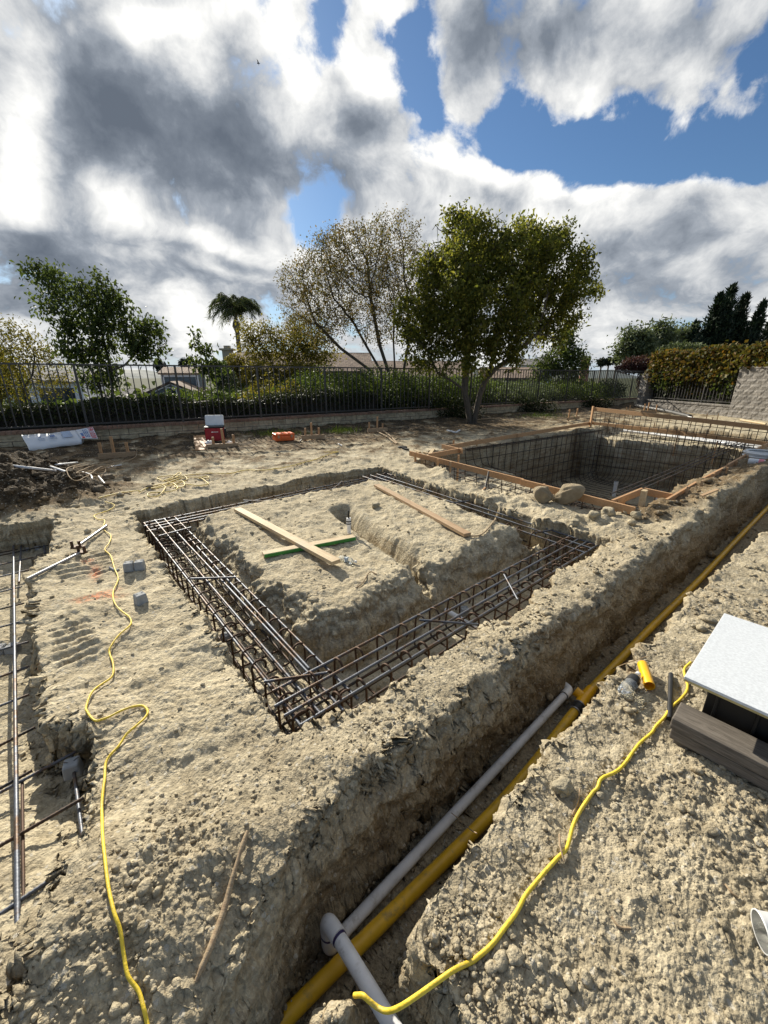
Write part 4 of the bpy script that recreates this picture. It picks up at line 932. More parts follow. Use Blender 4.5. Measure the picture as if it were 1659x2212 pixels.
def stake(mb, u, v0, v1, y=None, z=None, w=.042, base=None):
    """a wooden stake: seen from v0 (top) to v1 (ground)"""
    b = up(u, v1, 0.0 if base is None else base); t = at(u, v0, b[1]); a = np.array((b[0], b[1], b[2] - .36)); t = np.array((b[0], b[1], t[2]))
    mb.bar(a, t, w, w * .55, (RNG.normal(.7, .05), -.7, 0)); return mb
def forms():
    root = empty('pool_formwork', up(1000, 1010, 0), 'orange brown timber edge boards on stakes around the dug pool', 'formwork')
    Z = .125
    B = lambda p0, p1, z0=Z, z1=Z, h=.095, mat='form': MB().bar(up(*p0, z0 - h / 2 + .02), up(*p1, z1 - h / 2 + .02), .030, h).build('edge_board', M[mat], root, .002)
    for p0, p1 in [((885,979), (1130,1041)), ((1126,1041.5), (1371,1104)), ((926,985), (997,972)), ((955,964), (999,975)), ((970,966), (1120,940)), ((1117,941), (1281,913)), ((1321,1088), (1386,1061)), ((1391,1061), (1451,1074)),
                   ((1438,1086), (1511,1042)), ((1511,1042), (1568,1012)), ((1570,1009), (1616,983)), ((1617,985), (1668,992)), ((1626,977), (1668,956))]: B(p0, p1)
    B((1279,914), (1470,935)); B((1468,935), (1690,963))
    yl = up(1281, 913, Z)[1]; a = at(1281, 883, yl); b = at(1690, 928, up(1690, 963, Z)[1])
    MB().bar(a, (a + b) / 2, .03, .11).build('edge_board', M['form'], root, .002); MB().bar((a + b) / 2 + (0.001, 0, .004), b, .03, .11).build('edge_board', M['form'], root, .002)
    MB().bar((a[0], a[1], -.1), (a[0], a[1], a[2] + .08), .09, .045, (1, 0, 0)).build('stake', M['form'], root)
    for u, v0, v1, bs in [(897,977,999,0), (945,991,1013,0), (972,997,1017,0), (989,983,1012,-.1), (979,951,968,0), (1173,1045,1062,0), (1030,950,962,0), (1082,941,952,0), (1128,934,944,0), (1330,1080,1100,0), (1346,1075,1092,0), (1480,1051,1078,.03), (1511,1038,1063,.03), (1537,1023,1043,.03), (1566,1010,1030,.03), (1588,996,1010,.03), (1611,983,1000,.03), (1460,930,958,-.2), (1545,952,972,-.2), (1640,960,990,0), (1410,912,935,-.2)]:
        stake(MB(), u, v0, v1, base=bs).build('stake', M['form' if RNG.random() < .7 else 'formfaded'], root)
    stake(MB(), 1383, 1059, 1103, w=.10).build('stake', M['lumber'], root)
    for u, v0, v1 in [(1350,879,900), (1357,876,900), (1366,884,902), (1490,897,925), (1523,893,915), (1534,900,925), (1693,900,920), (1546,893,918)]:
        s = stake(MB(), u, v0, v1).build('stake', M['formfaded'], None); tag(s, 'thin wooden stake standing in the soil beyond the raised pool form', 'stake', 'stakes beyond the pool')
    s = empty('steel_stake', up(1046, 1069, 0), 'black flat steel stake leaning against the front pool board', 'stake')
    MB().bar(up(1045, 1071, -.02), up(1056, 1019, .15), .035, .008, (0, 1, 0)).build('flat_bar', M['black'], s); MB().bar(up(1036, 1066, 0), up(1048, 1053, .06), .025, .02).build('wood_wedge', M['form'], s)

def pool_steel():
    root = empty('pool_rebar', up(1330, 1030, -1.2), 'grid of dark thin rebar lining the dug pool walls and floor', 'rebar grid')
    r = .0075
    bl = up(1292, 946, -.2)[:2]; fl = np.array((1.75, 9.0)); br = up(1625, 978, -.2)[:2]; fr = np.array((3.15, 5.0))
    def bar(pts, name, rad=r): MB().tube(pts, rad, 5).build(name, M['darkbar'], root)
    off = lambda p, q, k: np.array(p) + k * unit(np.array(q) - np.array(p))
    cen = np.array((5.0, 9.2))
    def depth(p):
        return float(terrain(np.array([p[0]]), np.array([p[1]]), False)[0])
    # left wall: bars from under the form board down, bending into the floor
    dl = unit(bl - fl); nl = np.array((dl[1], -dl[0]))
    Ll = np.linalg.norm(bl - fl); n = 26
    for i in range(n):
        q = fl + dl * Ll * i / (n - 1) + nl * .10; zf = depth(q + nl * .5) + .07
        q2 = q + nl * .25; q3 = q + nl * 1.3
        bar(smooth_path([(q[0], q[1], .09), (q[0], q[1], zf + .35), (*(q + nl * .07), zf + .12), (*q2, zf + .01), (*q3, zf)], 3), 'vertical_bar')
    for k, z in enumerate(np.linspace(.05, -1.2, 6)):
        s0 = 0 if z > -.25 else Ll * .36; a = fl + dl * s0 + nl * .12; b = bl + nl * .12 - dl * .1; bar([(*a, z), (*b, z)], 'horizontal_bar', .009)
    for z in (.07, .03): bar([(*(fl + nl * .14), z), (*(bl + nl * .14), z)], 'top_bar', .010)
    # far wall up to the raised form
    dfv = unit(br - bl); nf = np.array((-dfv[1], dfv[0])); nf *= np.sign((cen - bl) @ nf); Lf = np.linalg.norm(br - bl); n = 34
    for i in range(n):
        q = bl + dfv * Lf * i / (n - 1) + nf * .12; zf = -1.30
        top = .02 if i % 2 else .30
        q4 = q - nf * (.10 if top > .2 else 0)
        bar(smooth_path([(*q4, top), (*q, -.28 if top > .2 else -.1), (*q, zf + .3), (*(q + nf * .25), zf + .02), (*(q + nf * 1.2), zf)], 3), 'vertical_bar')
    for z in (-.02, -.06, -.40, -.7, -1.0): bar([(*(bl + nf * .13), z), (*(br + nf * .13), z)], 'horizontal_bar', .009)
    # raised wall steel behind
    a0 = up(1283, 913, .10); b0 = up(1690, 963, .10); a0[:2] += .12 * nf * -1; b0[:2] += .12 * nf * -1
    for i in range(30):
        q = a0 + (b0 - a0) * i / 29; bar([(q[0], q[1], -.25), (q[0], q[1], .44 + RNG.uniform(-.02, .10))], 'vertical_bar', .008)
    for z in (-.05, .16, .34): bar([(a0[0], a0[1], z), (b0[0], b0[1], z)], 'horizontal_bar', .008)
    # right side bars along the form
    dr = unit(br - fr)
    for k in range(3):
        q = np.array((-dr[1], dr[0])) * (.14 + .09 * k); bar([(*(fr + q + dr * .3), .03), (*(br + q), .03)], 'top_bar', .010)
    for i in range(12):
        q = fr + dr * np.linalg.norm(br - fr) * (i + .5) / 12 + np.array((-dr[1], dr[0])) * .14; bar([(*q, .05), (*q, depth(q + np.array((-dr[1], dr[0])) * .4) + .06)], 'vertical_bar')
    # front: L shaped bars under the front board, mat over the shelf
    f0 = np.array(up(905, 990, 0)[:2]); f1 = np.array(up(1371, 1110, 0)[:2]); df = unit(f1 - f0); nn = np.array((-df[1], df[0])); nn *= np.sign((cen - f0) @ nn); Lq = np.linalg.norm(f1 - f0)
    for i in range(15):
        q = f0 + df * Lq * (i + .5) / 15 + nn * .06; bar(smooth_path([(*q, .07), (*q, -.16), (*(q + nn * .03), -.22), (*(q + nn * .10), -.245), (*(q + nn * 1.0), -.245), (*(q + nn * 2.1), -.55), (*(q + nn * 3.0), -1.25), (*(q + nn * 4.6), -1.30)], 3), 'floor_bar')
    for k, (t, z) in enumerate([(.06, .03), (.06, -.10), (.25, -.235), (.55, -.235), (.85, -.235), (1.15, -.27), (1.5, -.37), (1.85, -.48), (2.2, -.64), (2.6, -.95), (3.0, -1.24), (3.4, -1.28), (3.8, -1.29), (4.2, -1.29), (4.6, -1.29)]):
        a = f0 + nn * t + df * .05; b = f1 + nn * t - df * .1; bar([(*a, z), (*b, z)], 'cross_bar')
    # upright stubs and long pipes
    for (u0, v0, v1, lab) in [(1327, 1040, 1064, 'short white pipe standing upright on the deep pool floor'), (1419, 1060, 1086, 'short white pipe standing upright inside the near right corner of the pool')]:
        b = up(u0, v1, -1.28 if u0 < 1400 else -.6); t = at(u0, v0, b[1]); s = empty('standpipe', b, lab, 'pipe', 'white standpipes in the pool')
        MB().tube([(b[0], b[1], b[2] - .1), (b[0], b[1], t[2])], .045 if u0 < 1400 else .032, 14).build('pipe_length', M['whitepipe'], s); MB().tube([(b[0], b[1], t[2] - .08), (b[0], b[1], t[2])], .052 if u0 < 1400 else .038, 14).build('cap', M['whitepipe'], s)
    for p0, p1, lab in [((1346,931), (1672,967), 'white pipe lying on the ledge behind the pool, topmost of the three'), ((1408,938), (1672,973), 'white pipe lying on the ledge behind the pool, between two others'), ((1560,958), (1672,980), 'white pipe lying on the ledge behind the pool, shortest and nearest one')]:
        a = up(*p0, -.10); b = up(*p1, -.10); d = unit(b - a); s = empty('plastic_pipe', a, lab, 'pipe', 'white pipes behind the pool'); MB().tube([a, b], .042, 12).build('pipe_length', M['whitepipe'], s)
        MB().tube([a - d * .01, a + d * .14], .052, 12).build('socket', M['whitepipe'], s); MB().tube([a * .45 + b * .55, a * .45 + b * .55 + d * .16], .052, 12).build('socket', M['whitepipe'], s)
def near_pool():
    # burlap bags
    for (u, v, rx, ry, ax, lab, sgn) in [(1172, 1070, .135, .115, -.25, 'smaller tied burlap sandbag on the left against the front pool board', 1), (1222, 1072, .19, .135, .45, 'larger tied burlap sandbag on the right against the front pool board', -1)]:
        p = up(u, v + 14, .02); bm = bmesh.new(); bmesh.ops.create_icosphere(bm, subdivisions=4, radius=1)
        V = np.array([q.co[:] for q in bm.verts]); F = [[w.index for w in f.verts] for f in bm.faces]; bm.free()
        x, y, z = V.T; nx = x * sgn
        w = np.where(nx > .30, np.maximum(.26, 1 - 1.55 * (nx - .30)), 1)         # gathered neck
        fl = 1 + 1.1 * sst(.80, 1.0, nx)
        an = np.arctan2(z, y); pl = 1 + (.13 * np.abs(np.sin(an * 5 + 1)) + .06 * np.sin(an * 13) - .06) * sst(-.7, .5, nx)
        V2 = np.stack([x * rx * (1 + .12 * (nx > .6)), y * ry * .85 * w * fl * pl, z * ry * w * fl * pl], 1) * (1 + .16 * value3(V + u, 1.7, 4)[:, None] + .05 * value3(V, 5, 5)[:, None])
        V2[:, 2] = np.maximum(V2[:, 2] + ry * .80 + (x * rx) * math.tan(ax) * .8, .004 * np.sin(x * 9))
        o = empty('sandbag', p, lab, 'sandbag', 'burlap sandbags by the pool', R_(-28))
        MB().add(V2, F, True).build('sack', M['burlap'], o, local=True)
        k = np.where((nx > .74) & (nx < .82))[0]; c = V2[k].mean(0)
        t = np.linspace(0, 2 * math.pi, 18); MB().tube(np.stack([np.full(18, c[0]), c[1] + np.cos(t) * ry * .27, c[2] + np.sin(t) * ry * .30], 1), .006, 6).build('tie_string', M['stick'], o, local=True)
    # mallet, bottle, coil, stick
    a = up(1616, 1021, .06); b = up(1634, 998, .16); o = empty('mallet', a, 'grey handled hammer with a pink and white head on the spoil by the pool', 'hammer')
    MB().tube([a, b], .022, 10).build('handle', M['metalgrey'], o); d = unit(b - a); sd = unit(np.cross(d, (0, 0, 1))); MB().tube([b - sd * .11, b - sd * .1, b + sd * .1, b + sd * .11], [.05, .056, .056, .05], 14).build('head', M['whitevinyl'], o)
    pk = simple('pink_paint', (.75, .25, .28), .5, .1); MB().tube([b + sd * .03, b + sd * .1], .058, 14).build('painted_band', pk, o)
    p = up(1580, 1016, .08); dd = unit(np.array((.8, -.55, -.1))); o = empty('plastic_bottle', p, 'dusty white bottle lying on the spoil beside the pool board', 'bottle')
    MB().tube([p, p + dd * .01, p + dd * .09, p + dd * .18, p + dd * .21, p + dd * .22], [.03, .045, .05, .045, .02, .016], 14).build('bottle_body', M['whitevinyl'], o); MB().tube([p + dd * .22, p + dd * .245], .02, 12).build('cap', M['whitepipe'], o)
    c = up(1652, 981, .16); t = np.linspace(0, 2 * math.pi * 5, 160); k = t / t[-1]
    tag(MB().tube(np.stack([c[0] + np.cos(t) * (.30 + .02 * np.sin(t * .4)), c[1] + np.sin(t) * (.30 + .02 * np.cos(t * .3)), c[2] - .05 + k * .10], 1), .018, 8).build('hose_coil', M['whitevinyl']), 'coiled white hose resting on the form boards at the right edge', 'hose')
    a, b = on([(1514,1074)], .03)[0], on([(1549,1061)], .03)[0]; tag(MB().bar(a, b, .04, .018).build('wood_offcut', M['formfaded']), 'flat wooden offcut lying on the spoil heap right of the pool', 'wood scrap')
    # clods of earth big enough to count
    for i, (u, v, s, lab) in enumerate([(1347,1096,.105,'upright angular slab of dry earth at the near pool corner'), (1313,1108,.085,'pale angular clod left of the near pool corner'), (1283,1117,.07,'rounded clod on the ground left of the near pool corner'), (1243,1120,.06,'clod on the edge of the back right footing trench'), (1374,1112,.06,'small clod beside the near pool corner board'), (812,1092,.055,'round pale clod on the mound behind the pinkish board'), (212,1054,.07,'large dark clod at the toe of the soil pile'), (276,1037,.065,'dark clod standing alone left of the cord coil'), (235,1030,.085,'largest dark clod on the soil pile beside the white sticks'), (45,1073,.085,'pale clod on the dark soil pile at left'), (1215,1702,.045,'lumpy clod beside the cord on the right bank')]):
        bm = bmesh.new(); bmesh.ops.create_icosphere(bm, subdivisions=3, radius=1); V = np.array([q.co[:] for q in bm.verts]); F = [[w.index for w in f.verts] for f in bm.faces]; bm.free()
        V = V * (1 + .45 * value3(V + i * 7, 1.6, i)[:, None] + .22 * np.round(value3(V + i * 3, 2.6, i + 5) * 3)[:, None] / 3 + .07 * value3(V, 9, i)[:, None])
        V = np.clip(V, (-.95, -.9, -.8), (.9, 1.0, .8)) * np.array((1, RNG.uniform(.7, 1), RNG.uniform(.65, .95) if i else 1.3)) * s
        p = on([(u, v + 4)])[0]; V = V @ rotz(i * 1.3).T + p + (0, 0, s * .35)
        tag(MB().add(V, F, True).build('earth_clod', M['rockdark' if 'dark' in lab else 'rock']), lab, 'clod', 'large clods')
def far_things():
    def bboard(c0, c1, stakes, lab, mat='form'):
        a = up(*c0, .05); b = up(*c1, .05); root = empty('batter_board', (a + b) / 2 - (0, 0, .05), lab, 'batter board', 'three stake batter boards')
        h = .11
        MB().bar((*a[:2], .07), (*b[:2], .07), .038, h).build('cross_board', M['formfaded' if mat == 'form' else mat], root, .002)
        d = unit(b - a); nb = np.array((-d[1], d[0], 0)); nb *= np.sign(nb[1]); y0 = a[1]
        for u, v in stakes:
            f = (u - c0[0]) / (c1[0] - c0[0]); q = a + (b - a) * f + nb * .035; t = at(u, v, q[1])
            MB().bar((q[0], q[1], -.1), (q[0] + RNG.normal(0, .01), q[1], t[2]), .05, .028, (0, 1, 0)).build('stake', M[mat], root)
    bboard((213,988), (294,983), [(219,956), (246,943), (277,955)], 'wooden batter board with three stakes between the white sack and the red cooler')
    bboard((447,967), (515,963), [(461,944), (484,926), (505,939)], 'wooden batter board with three stakes in front of the red cooler')
    bboard((651,947), (701,944), [(660,925), (674,913), (690,924)], 'wooden batter board with three stakes and a black strap right of the orange case')
    bboard((794,931), (837,929), [(799,912), (815,900), (827,915)], 'wooden batter board with three stakes by the bolt cutters')
    bboard((1225,906), (1251,903), [(1230,884), (1246,882)], 'wooden batter board with two stakes left of the raised pool form')
    bboard((1383,890), (1417,891), [(1391,872), (1399,869), (1417,874)], 'wooden batter board in the far corner beside the black pipe')
    a = on([(648,956), (656,950), (662,941), (660,934)], .02); tag(MB().tube(smooth_path(a, 4), .018, 6).build('strap', M['blackrubber']), 'black strap draped over the batter board right of the orange case', 'strap')
    # cooler
    p = up(467, 953, .02); yaw = math.atan2(FD[1], FD[0]) - .3; o = empty('cooler_bag', p, 'red soft cooler with its white lid open against the wall', 'cooler', None, yaw)
    MB().box((0, 0, .19), (.44, .30, .33)).build('cooler_body', M['red'], o, .03, local=True)
    MB().box((-.225, .02, .17), (.02, .24, .30)).box((.235, .02, .20), (.05, .20, .22)).build('side_pocket', M['black'], o, .01, local=True)
    MB().box((0, 0, .362), (.46, .32, .035)).build('dark_rim', M['black'], o, .012, local=True)
    lidm = MB(); R = .5; lidm.box((0, .0, 0), (.45, .05, .28)); l = lidm.build('lid', M['whitevinyl'], o, .03, local=True); l.location = (0, .20, .50); l.rotation_euler = (R_(-22), 0, 0)
    MB().box((.03, -.1535, .25), (.13, .004, .014)).tube([(-.05, -.153, .25), (-.05, -.156, .25)], .016, 12).build('emblem', M['whitevinyl'], o, local=True)
    # orange case
    p = up(613, 951, .0); o = empty('tool_case', p, 'bright orange plastic tool case lying on the dirt by the wall', 'case', None, yaw + .22)
    MB().box((0, 0, .07), (.50, .34, .13)).build('case_body', M['orangebox'], o, .018, local=True); MB().box((0, .0, .165), (.51, .35, .05)).build('case_lid', M['orangebox'], o, .018, local=True)
    mb = MB(); mb.box((0, -.185, .09), (.20, .02, .05)); mb.build('handle', M['orangebox'], o, .008, local=True)
    for s in (-1, 1): MB().box((s * .17, -.179, .12), (.05, .016, .07)).build('latch', M['formfaded'], o, .005, local=True)
    for k in range(5): MB().box((-.2 + k * .1, 0, .193), (.05, .30, .008)).build('lid_rib', M['orangebox'], o, .002, local=True)
    # board scrap, towels
    a = up(430, 941, .10); b = up(437, 972, .02); tag(MB().bar(a, b, .28, .02).build('wood_scrap', M['form'], None, .004), 'dirty scrap of orange plank beside the red cooler', 'wood scrap')
    for u, v, s, lab in [(452, 957, .07, 'crumpled white rag behind the cross board left of the tall stake'), (497, 957, .055, 'small white rag behind the cross board right of the tall stake')]:
        bm = bmesh.new(); bmesh.ops.create_icosphere(bm, subdivisions=3, radius=1); V = np.array([q.co[:] for q in bm.verts]); F = [[w.index for w in f.verts] for f in bm.faces]; bm.free()
        V = V * (1 + .4 * value3(V + u, 2.2, 3)[:, None]) * np.array((1.5, 1, .8)) * s + up(u, v, .10); tag(MB().add(V, F, True).build('rag', M['whitevinyl']), lab, 'rag', 'white rags')
    # bottles on the wall
    for u, v, lab in [(580.5, 894, 'clear water bottle on the wall cap above and left of the orange case'), (893, 881, 'clear water bottle on the wall cap, left one of the pair near the tree'), (930, 879, 'clear water bottle on the wall cap, right one of the pair near the tree')]:
        p = up(u, v, .43); o = empty('water_bottle', p, lab, 'bottle', 'bottles on the wall')
        z = np.array((0, .01, .05, .09, .14, .18, .21, .225)); r = np.array((.026, .034, .031, .034, .033, .028, .016, .014)); MB().tube(np.stack([p[0] + z * 0, p[1] + z * 0, p[2] + z], 1), r, 14).build('bottle_body', M['bottlelabel'], o); MB().tube([p + (0, 0, .225), p + (0, 0, .245)], .017, 10).build('cap', M['whitevinyl'], o)
    # bolt cutters
    h = up(865, 964, .03); o = empty('bolt_cutters', h, 'long bolt cutters with wooden coloured handles lying open on the dirt left of the pool', 'bolt cutters')
    for u, v in ((815, 932), (829, 931)):
        a = up(u, v, .05); MB().tube(smooth_path([a, a * .5 + h * .5 + (0, 0, .03), h * .85 + a * .15], 5), .016, 8).build('handle', M['stick'], o)
    q = up(874, 969, .04); MB().box((h + q) / 2, (.20, .11, .05), rotz(.3)).box(q, (.12, .06, .04), rotz(-.4)).box(q + (.04, -.06, 0), (.14, .05, .04), rotz(-.9)).build('jaw_head', M['blackrubber'], o, .01)
    for i, (p0, p1, w, lab) in enumerate([((897,973), (907,977), .06, 'small flat wood offcut on the dirt left of the pool boards'), ((926,985), (936,970), .07, 'wood offcut leaning up behind the front pool board end'), ((915,977), (924,979), .05, 'little wood chip between two offcuts by the pool boards')]):
        a = up(*p0, .03); b = up(*p1, .05 if i == 1 else .03); tag(MB().bar(a, b, w, .03).build('wood_offcut', M['lumber']), lab, 'wood scrap')
    for pts, r, mt, lab in [([(966,929), (975,933), (984,934), (993,932)], .045, 'whitevinyl', 'torn white piece of bark and plastic on the dirt left of the tree'), ([(1028,915), (1029,909), (1050,906.5), (1081,903)], .025, 'stick', 'pale stick bent at one end right of the tree foot'), ([(1045,922), (1060,924), (1079,923)], .022, 'stick', 'pale stick on the dirt in front of the tree'), ([(731,962), (738,964)], .03, 'whitevinyl', 'small white scrap on the dirt between batter board and bolt cutters'), ([(760,943), (790,946)], .012, 'stick', 'thin dry twig on the dirt under the wall'), ([(612,1020), (628,1016)], .012, 'stick', 'thin dry twig on the dirt behind the footing trench')]:
        lay_tube('debris_piece', pts, r * .6, M[mt], lab, 'debris', n=6)
    # thin pipes and wire tangle on the pile
    for pts, r, lab in [([(-20,1002), (0,1003), (60,1010), (120,1017)], .022, 'long grey thin pipe lying on the dark soil pile at the left edge'), ([(89,1007), (128,1003), (167,999)], .018, 'straight white thin pipe lying across the top of the soil pile'), ([(104,1006), (122,1012), (142,1019)], .018, 'white thin pipe slanting down the soil pile'), ([(178,1020), (196,1026), (200,1041)], .016, 'bent white pipe piece at the right side of the soil pile'), ([(213,1029), (227,1046)], .018, 'short white stick at the right side of the soil pile'), ([(232,1010), (262,1004)], .014, 'short grey stick on the dirt behind the wire tangle')]:
        P = np.array([up(u, v, .40 - .36 * sst(60, 230, u) * sst(985, 1030, v + 12) ) for u, v in pts]); z = terrain(P[:, 0], P[:, 1], False)
        P = np.array([up(u, v, zz + .05) for (u, v), zz in zip(pts, np.minimum(z, .38))])
        tag(MB().tube(P if len(P) < 3 else smooth_path(P, 4), r * .8, 8).build('thin_pipe', M['greypipe' if 'grey' in lab else 'whitepipe']), lab, 'pipe', 'thin pipes on the soil pile')
    pts = []; rr = np.random.default_rng(4)
    for i in range(26): pts.append((215 + 60 * rr.normal(0, .55), 1017 + 12 * rr.normal(0, .7)))
    pts = pts + [(285, 1000), (297, 985), (292, 975), (275, 971), (262, 973)]
    lay_tube('wire_tangle', pts, .006, M['stick'], 'tangle of thin pale wire on the dirt between the soil pile and a batter board', 'wire', n=5, off=.05)
    P = [up(1372, 876, .10), up(1400, 881, .10), up(1440, 888, .08), up(1490, 900, .05)]
    tag(MB().tube(smooth_path(P, 12), np.tile([.085, .098], 19)[:37], 12).build('corrugated_pipe', M['iron']), 'black corrugated drain pipe lying along the foot of the grey wall', 'pipe')
    P = [up(1487, 900, .06), up(1505, 905, .10), up(1523, 912, .03), up(1540, 908, .05)]; tag(MB().tube(smooth_path(P, 5), .03, 6).build('torn_sheet', M['whitevinyl']), 'torn pale plastic strip by the foot of the grey wall', 'plastic sheet')
    tag(MB().tube([up(1600, 907, .06), up(1655, 916, .06)], .035, 8).build('wood_offcut', M['lumber']), 'pale pole lying at the foot of the tall block wall', 'wood scrap')
    # sack
    root = empty('cement_sack', up(130, 965, 0), 'long white sack with red FR1020 lettering lying against the wall at left', 'sack')
    Yd = lambda u: 9.91 + .645 * (7.18 + (u - 829.5) / 870 * 10.2) - .55
    def q(u, v, y): return at(u, v, y)
    TL, TR, ML, MR, BL, BR = q(47, 941, 8.95), q(164, 930, 9.50), q(58, 961, 8.78), q(176, 948, 9.36), q(64, 975, 8.72), q(176, 958, 9.30)
    bl, brr = q(66, 976, 8.9), q(178, 960, 9.5); RT, RB = q(200, 922, 9.70), q(211.5, 947, 9.58)
    nx = 24; t = np.linspace(0, 1, nx)[:, None]; rows = []
    for a, b in ((TL + (.1, .16, -.1), TR + (.1, .16, -.1)), (TL, TR), (TL * .5 + ML * .5 + (0, -.015, .02), TR * .5 + MR * .5 + (0, -.015, .02)), (ML, MR), (BL, BR), (bl, brr)):
        L = a * (1 - t) + b * t; L = L + np.array((0, -.02, .02)) * (.6 * np.sin(t * 7 + len(rows)) + .4 * np.sin(t * 19 + 2 * len(rows))) * .7; rows.append(L)
    V = np.concatenate(rows); F = [(i * nx + j, (i + 1) * nx + j, (i + 1) * nx + j + 1, i * nx + j + 1) for i in range(5) for j in range(nx - 1)]
    F += [tuple(i * nx for i in range(6)), tuple(i * nx + nx - 1 for i in range(6))[::-1]]
    MB().add(V, F, True).build('sack_body', M['paper'], root)
    lab = MB(); n0 = np.cross(RT - TR, BR - TR); n0 = unit(n0) * np.sign(-n0[1]); lb = [TR + n0 * .02, MR + n0 * .02, RB, RT]; back = [p - n0 * .03 for p in lb]
    lab.add(lb + back, [(0, 1, 2, 3), (7, 6, 5, 4), (0, 4, 5, 1), (1, 5, 6, 2), (2, 6, 7, 3), (3, 7, 4, 0)]).build('printed_end', M['paper'], root)
    lp = np.array(lb)
    def on_label(s, t_): return (lp[0] * (1 - s) + lp[3] * s) * (1 - t_) + (lp[1] * (1 - s) + lp[2] * s) * t_
    cu = bpy.data.curves.new('lettering', 'FONT'); cu.body = 'FR1020'; cu.size = 1; cu.extrude = .004; cu.align_x = 'CENTER'; cu.align_y = 'CENTER'
    tmp = bpy.data.objects.new('tmp_text', cu); COL.objects.link(tmp); dg = bpy.context.evaluated_depsgraph_get(); me = bpy.data.meshes.new_from_object(tmp.evaluated_get(dg)); bpy.data.objects.remove(tmp)
    W = np.array([v.co[:] for v in me.vertices]); wx = np.ptp(W[:, 0]); wy = np.ptp(W[:, 1])
    nl = unit(np.cross(lp[3] - lp[0], lp[1] - lp[0])); nl *= np.sign(-nl[1])
    for v, c in zip(me.vertices, W): v.co = Vector(on_label(.80 + c[1] / wy * .30, .5 + c[0] / wx * .92) + nl * (.006 + max(c[2], 0)))
    me.materials.append(M['redprint']); tx = bpy.data.objects.new('lettering', me); COL.objects.link(tx); tx.parent = root; me.transform(root.matrix_basis.inverted())
    def patch(mb, f, s0, s1, t0, t1):
        c = [f(s0, t0), f(s1, t0), f(s1, t1), f(s0, t1)]; n_ = unit(np.cross(c[1] - c[0], c[3] - c[0])); n_ *= np.sign(-n_[1] + n_[2] * .5); mb.add([p + n_ * .004 for p in c] + [p - n_ * .004 for p in c], [(0, 1, 2, 3), (7, 6, 5, 4), (0, 4, 5, 1), (1, 5, 6, 2), (2, 6, 7, 3), (3, 7, 4, 0)])
    pm = MB()
    for s in (.54, .44, .34): 
        for k in range(5): patch(pm, on_label, s, s + .035, .1 + .17 * k, .1 + .17 * k + (.10 + .05 * (k % 2)))
    patch(pm, on_label, .12, .27, .42, .72); pm.build('small_print', M['blueprint'], root)['kind'] = 'stuff'
    rm = MB(); patch(rm, on_label, .10, .26, .80, .96); rm.build('red_seal', M['redprint'], root)
    fa = lambda s, t_: (TL * (1 - s) + TR * s) * (1 - t_) + (ML * (1 - s) + MR * s) * t_ + np.array((0, -.045, .03))
    pm = MB(); pb = simple('pale_blue_print', (.42, .49, .60), .5, .1)
    for s0, s1, t0, t1 in [(.72, .90, .12, .78)]: patch(pm, fa, s0, s1, t0, t1)
    pm.build('printed_square', pb, root); pm = MB()
    for k in range(3): patch(pm, fa, .26, .38, .62 + .1 * k, .65 + .1 * k); 
    for k in range(2): patch(pm, fa, .47, .60, .66 + .1 * k, .69 + .1 * k)
    pm.build('small_print', pb, root)['kind'] = 'stuff'
    pm = MB()
    for s0, s1, t0, t1 in [(.49, .52, .38, .55), (.525, .55, .38, .55), (.555, .58, .38, .55), (.29, .34, .40, .44), (.30, .33, .47, .51)]: patch(pm, fa, s0, s1, t0, t1)
    pm.build('emblem', M['blueprint'], root)
walls(); forms(); pool_steel(); near_pool(); far_things()
# ------------------------------------------------------------------ trees, hedges, houses, far hills
def px(u, v, y): return at(u, v, y)
def ell(u, v, rx, ry, y, dep=None):
    """an ellipsoid of crown: centre seen at u,v at distance y, radii in grid units"""
    c = at(u, v, y); s = y / ray(u, v)[1] / FPX
    return c, np.array((rx * s, (dep if dep is not None else min(rx, ry)) * s, ry * s / max(.5, math.cos(0))))
def sample_ells(E, n, rng, hollow=.25):
    vol = np.array([np.prod(r) for c, r in E]) ** .75; vol /= vol.sum(); out = []
    for (c, r), k in zip(E, np.round(vol * n).astype(int)):
        q = rng.normal(size=(max(k, 3), 3)); q /= np.linalg.norm(q, axis=1)[:, None]; q *= (hollow + (1 - hollow) * rng.random(len(q)) ** .45)[:, None]
        out.append(c + q * r)
    return np.concatenate(out)
def colonize(roots, A, step, di, dk, iters=130):
    """space colonisation: roots = list of polylines (stems); A = attraction points"""
    nodes = []; par = []
    for poly in roots:
        prev = poly[0] if isinstance(poly[0], (int, np.integer)) else -1
        pts = poly[1:] if prev != -1 else poly
        for p in pts: nodes.append(np.array(p, float)); par.append(prev); prev = len(nodes) - 1
    N = np.array(nodes); A = A.copy()
    for it in range(iters):
        if not len(A): break
        D = np.linalg.norm(A[:, None] - N[None], axis=2); j = D.argmin(1); dm = D[np.arange(len(A)), j]
        A_ok = dm < di
        if not A_ok.any(): di *= 1.4; continue
        new = []; npar = []
        for k in np.unique(j[A_ok]):
            s = A[(j == k) & A_ok] - N[k]; s /= np.linalg.norm(s, axis=1)[:, None] + 1e-9; d = s.mean(0) + RNG.normal(0, .12, 3); L = np.linalg.norm(d)
            if L < .05: d = s[0]; L = 1
            q = N[k] + d / L * step
            new.append(q); npar.append(k)
        if not new: break
        N = np.vstack([N, new]); par += npar
        D2 = np.linalg.norm(A[:, None] - np.array(new)[None], axis=2).min(1); A = A[D2 > dk]
        if len(N) > 5200: break
    return N, np.array(par)
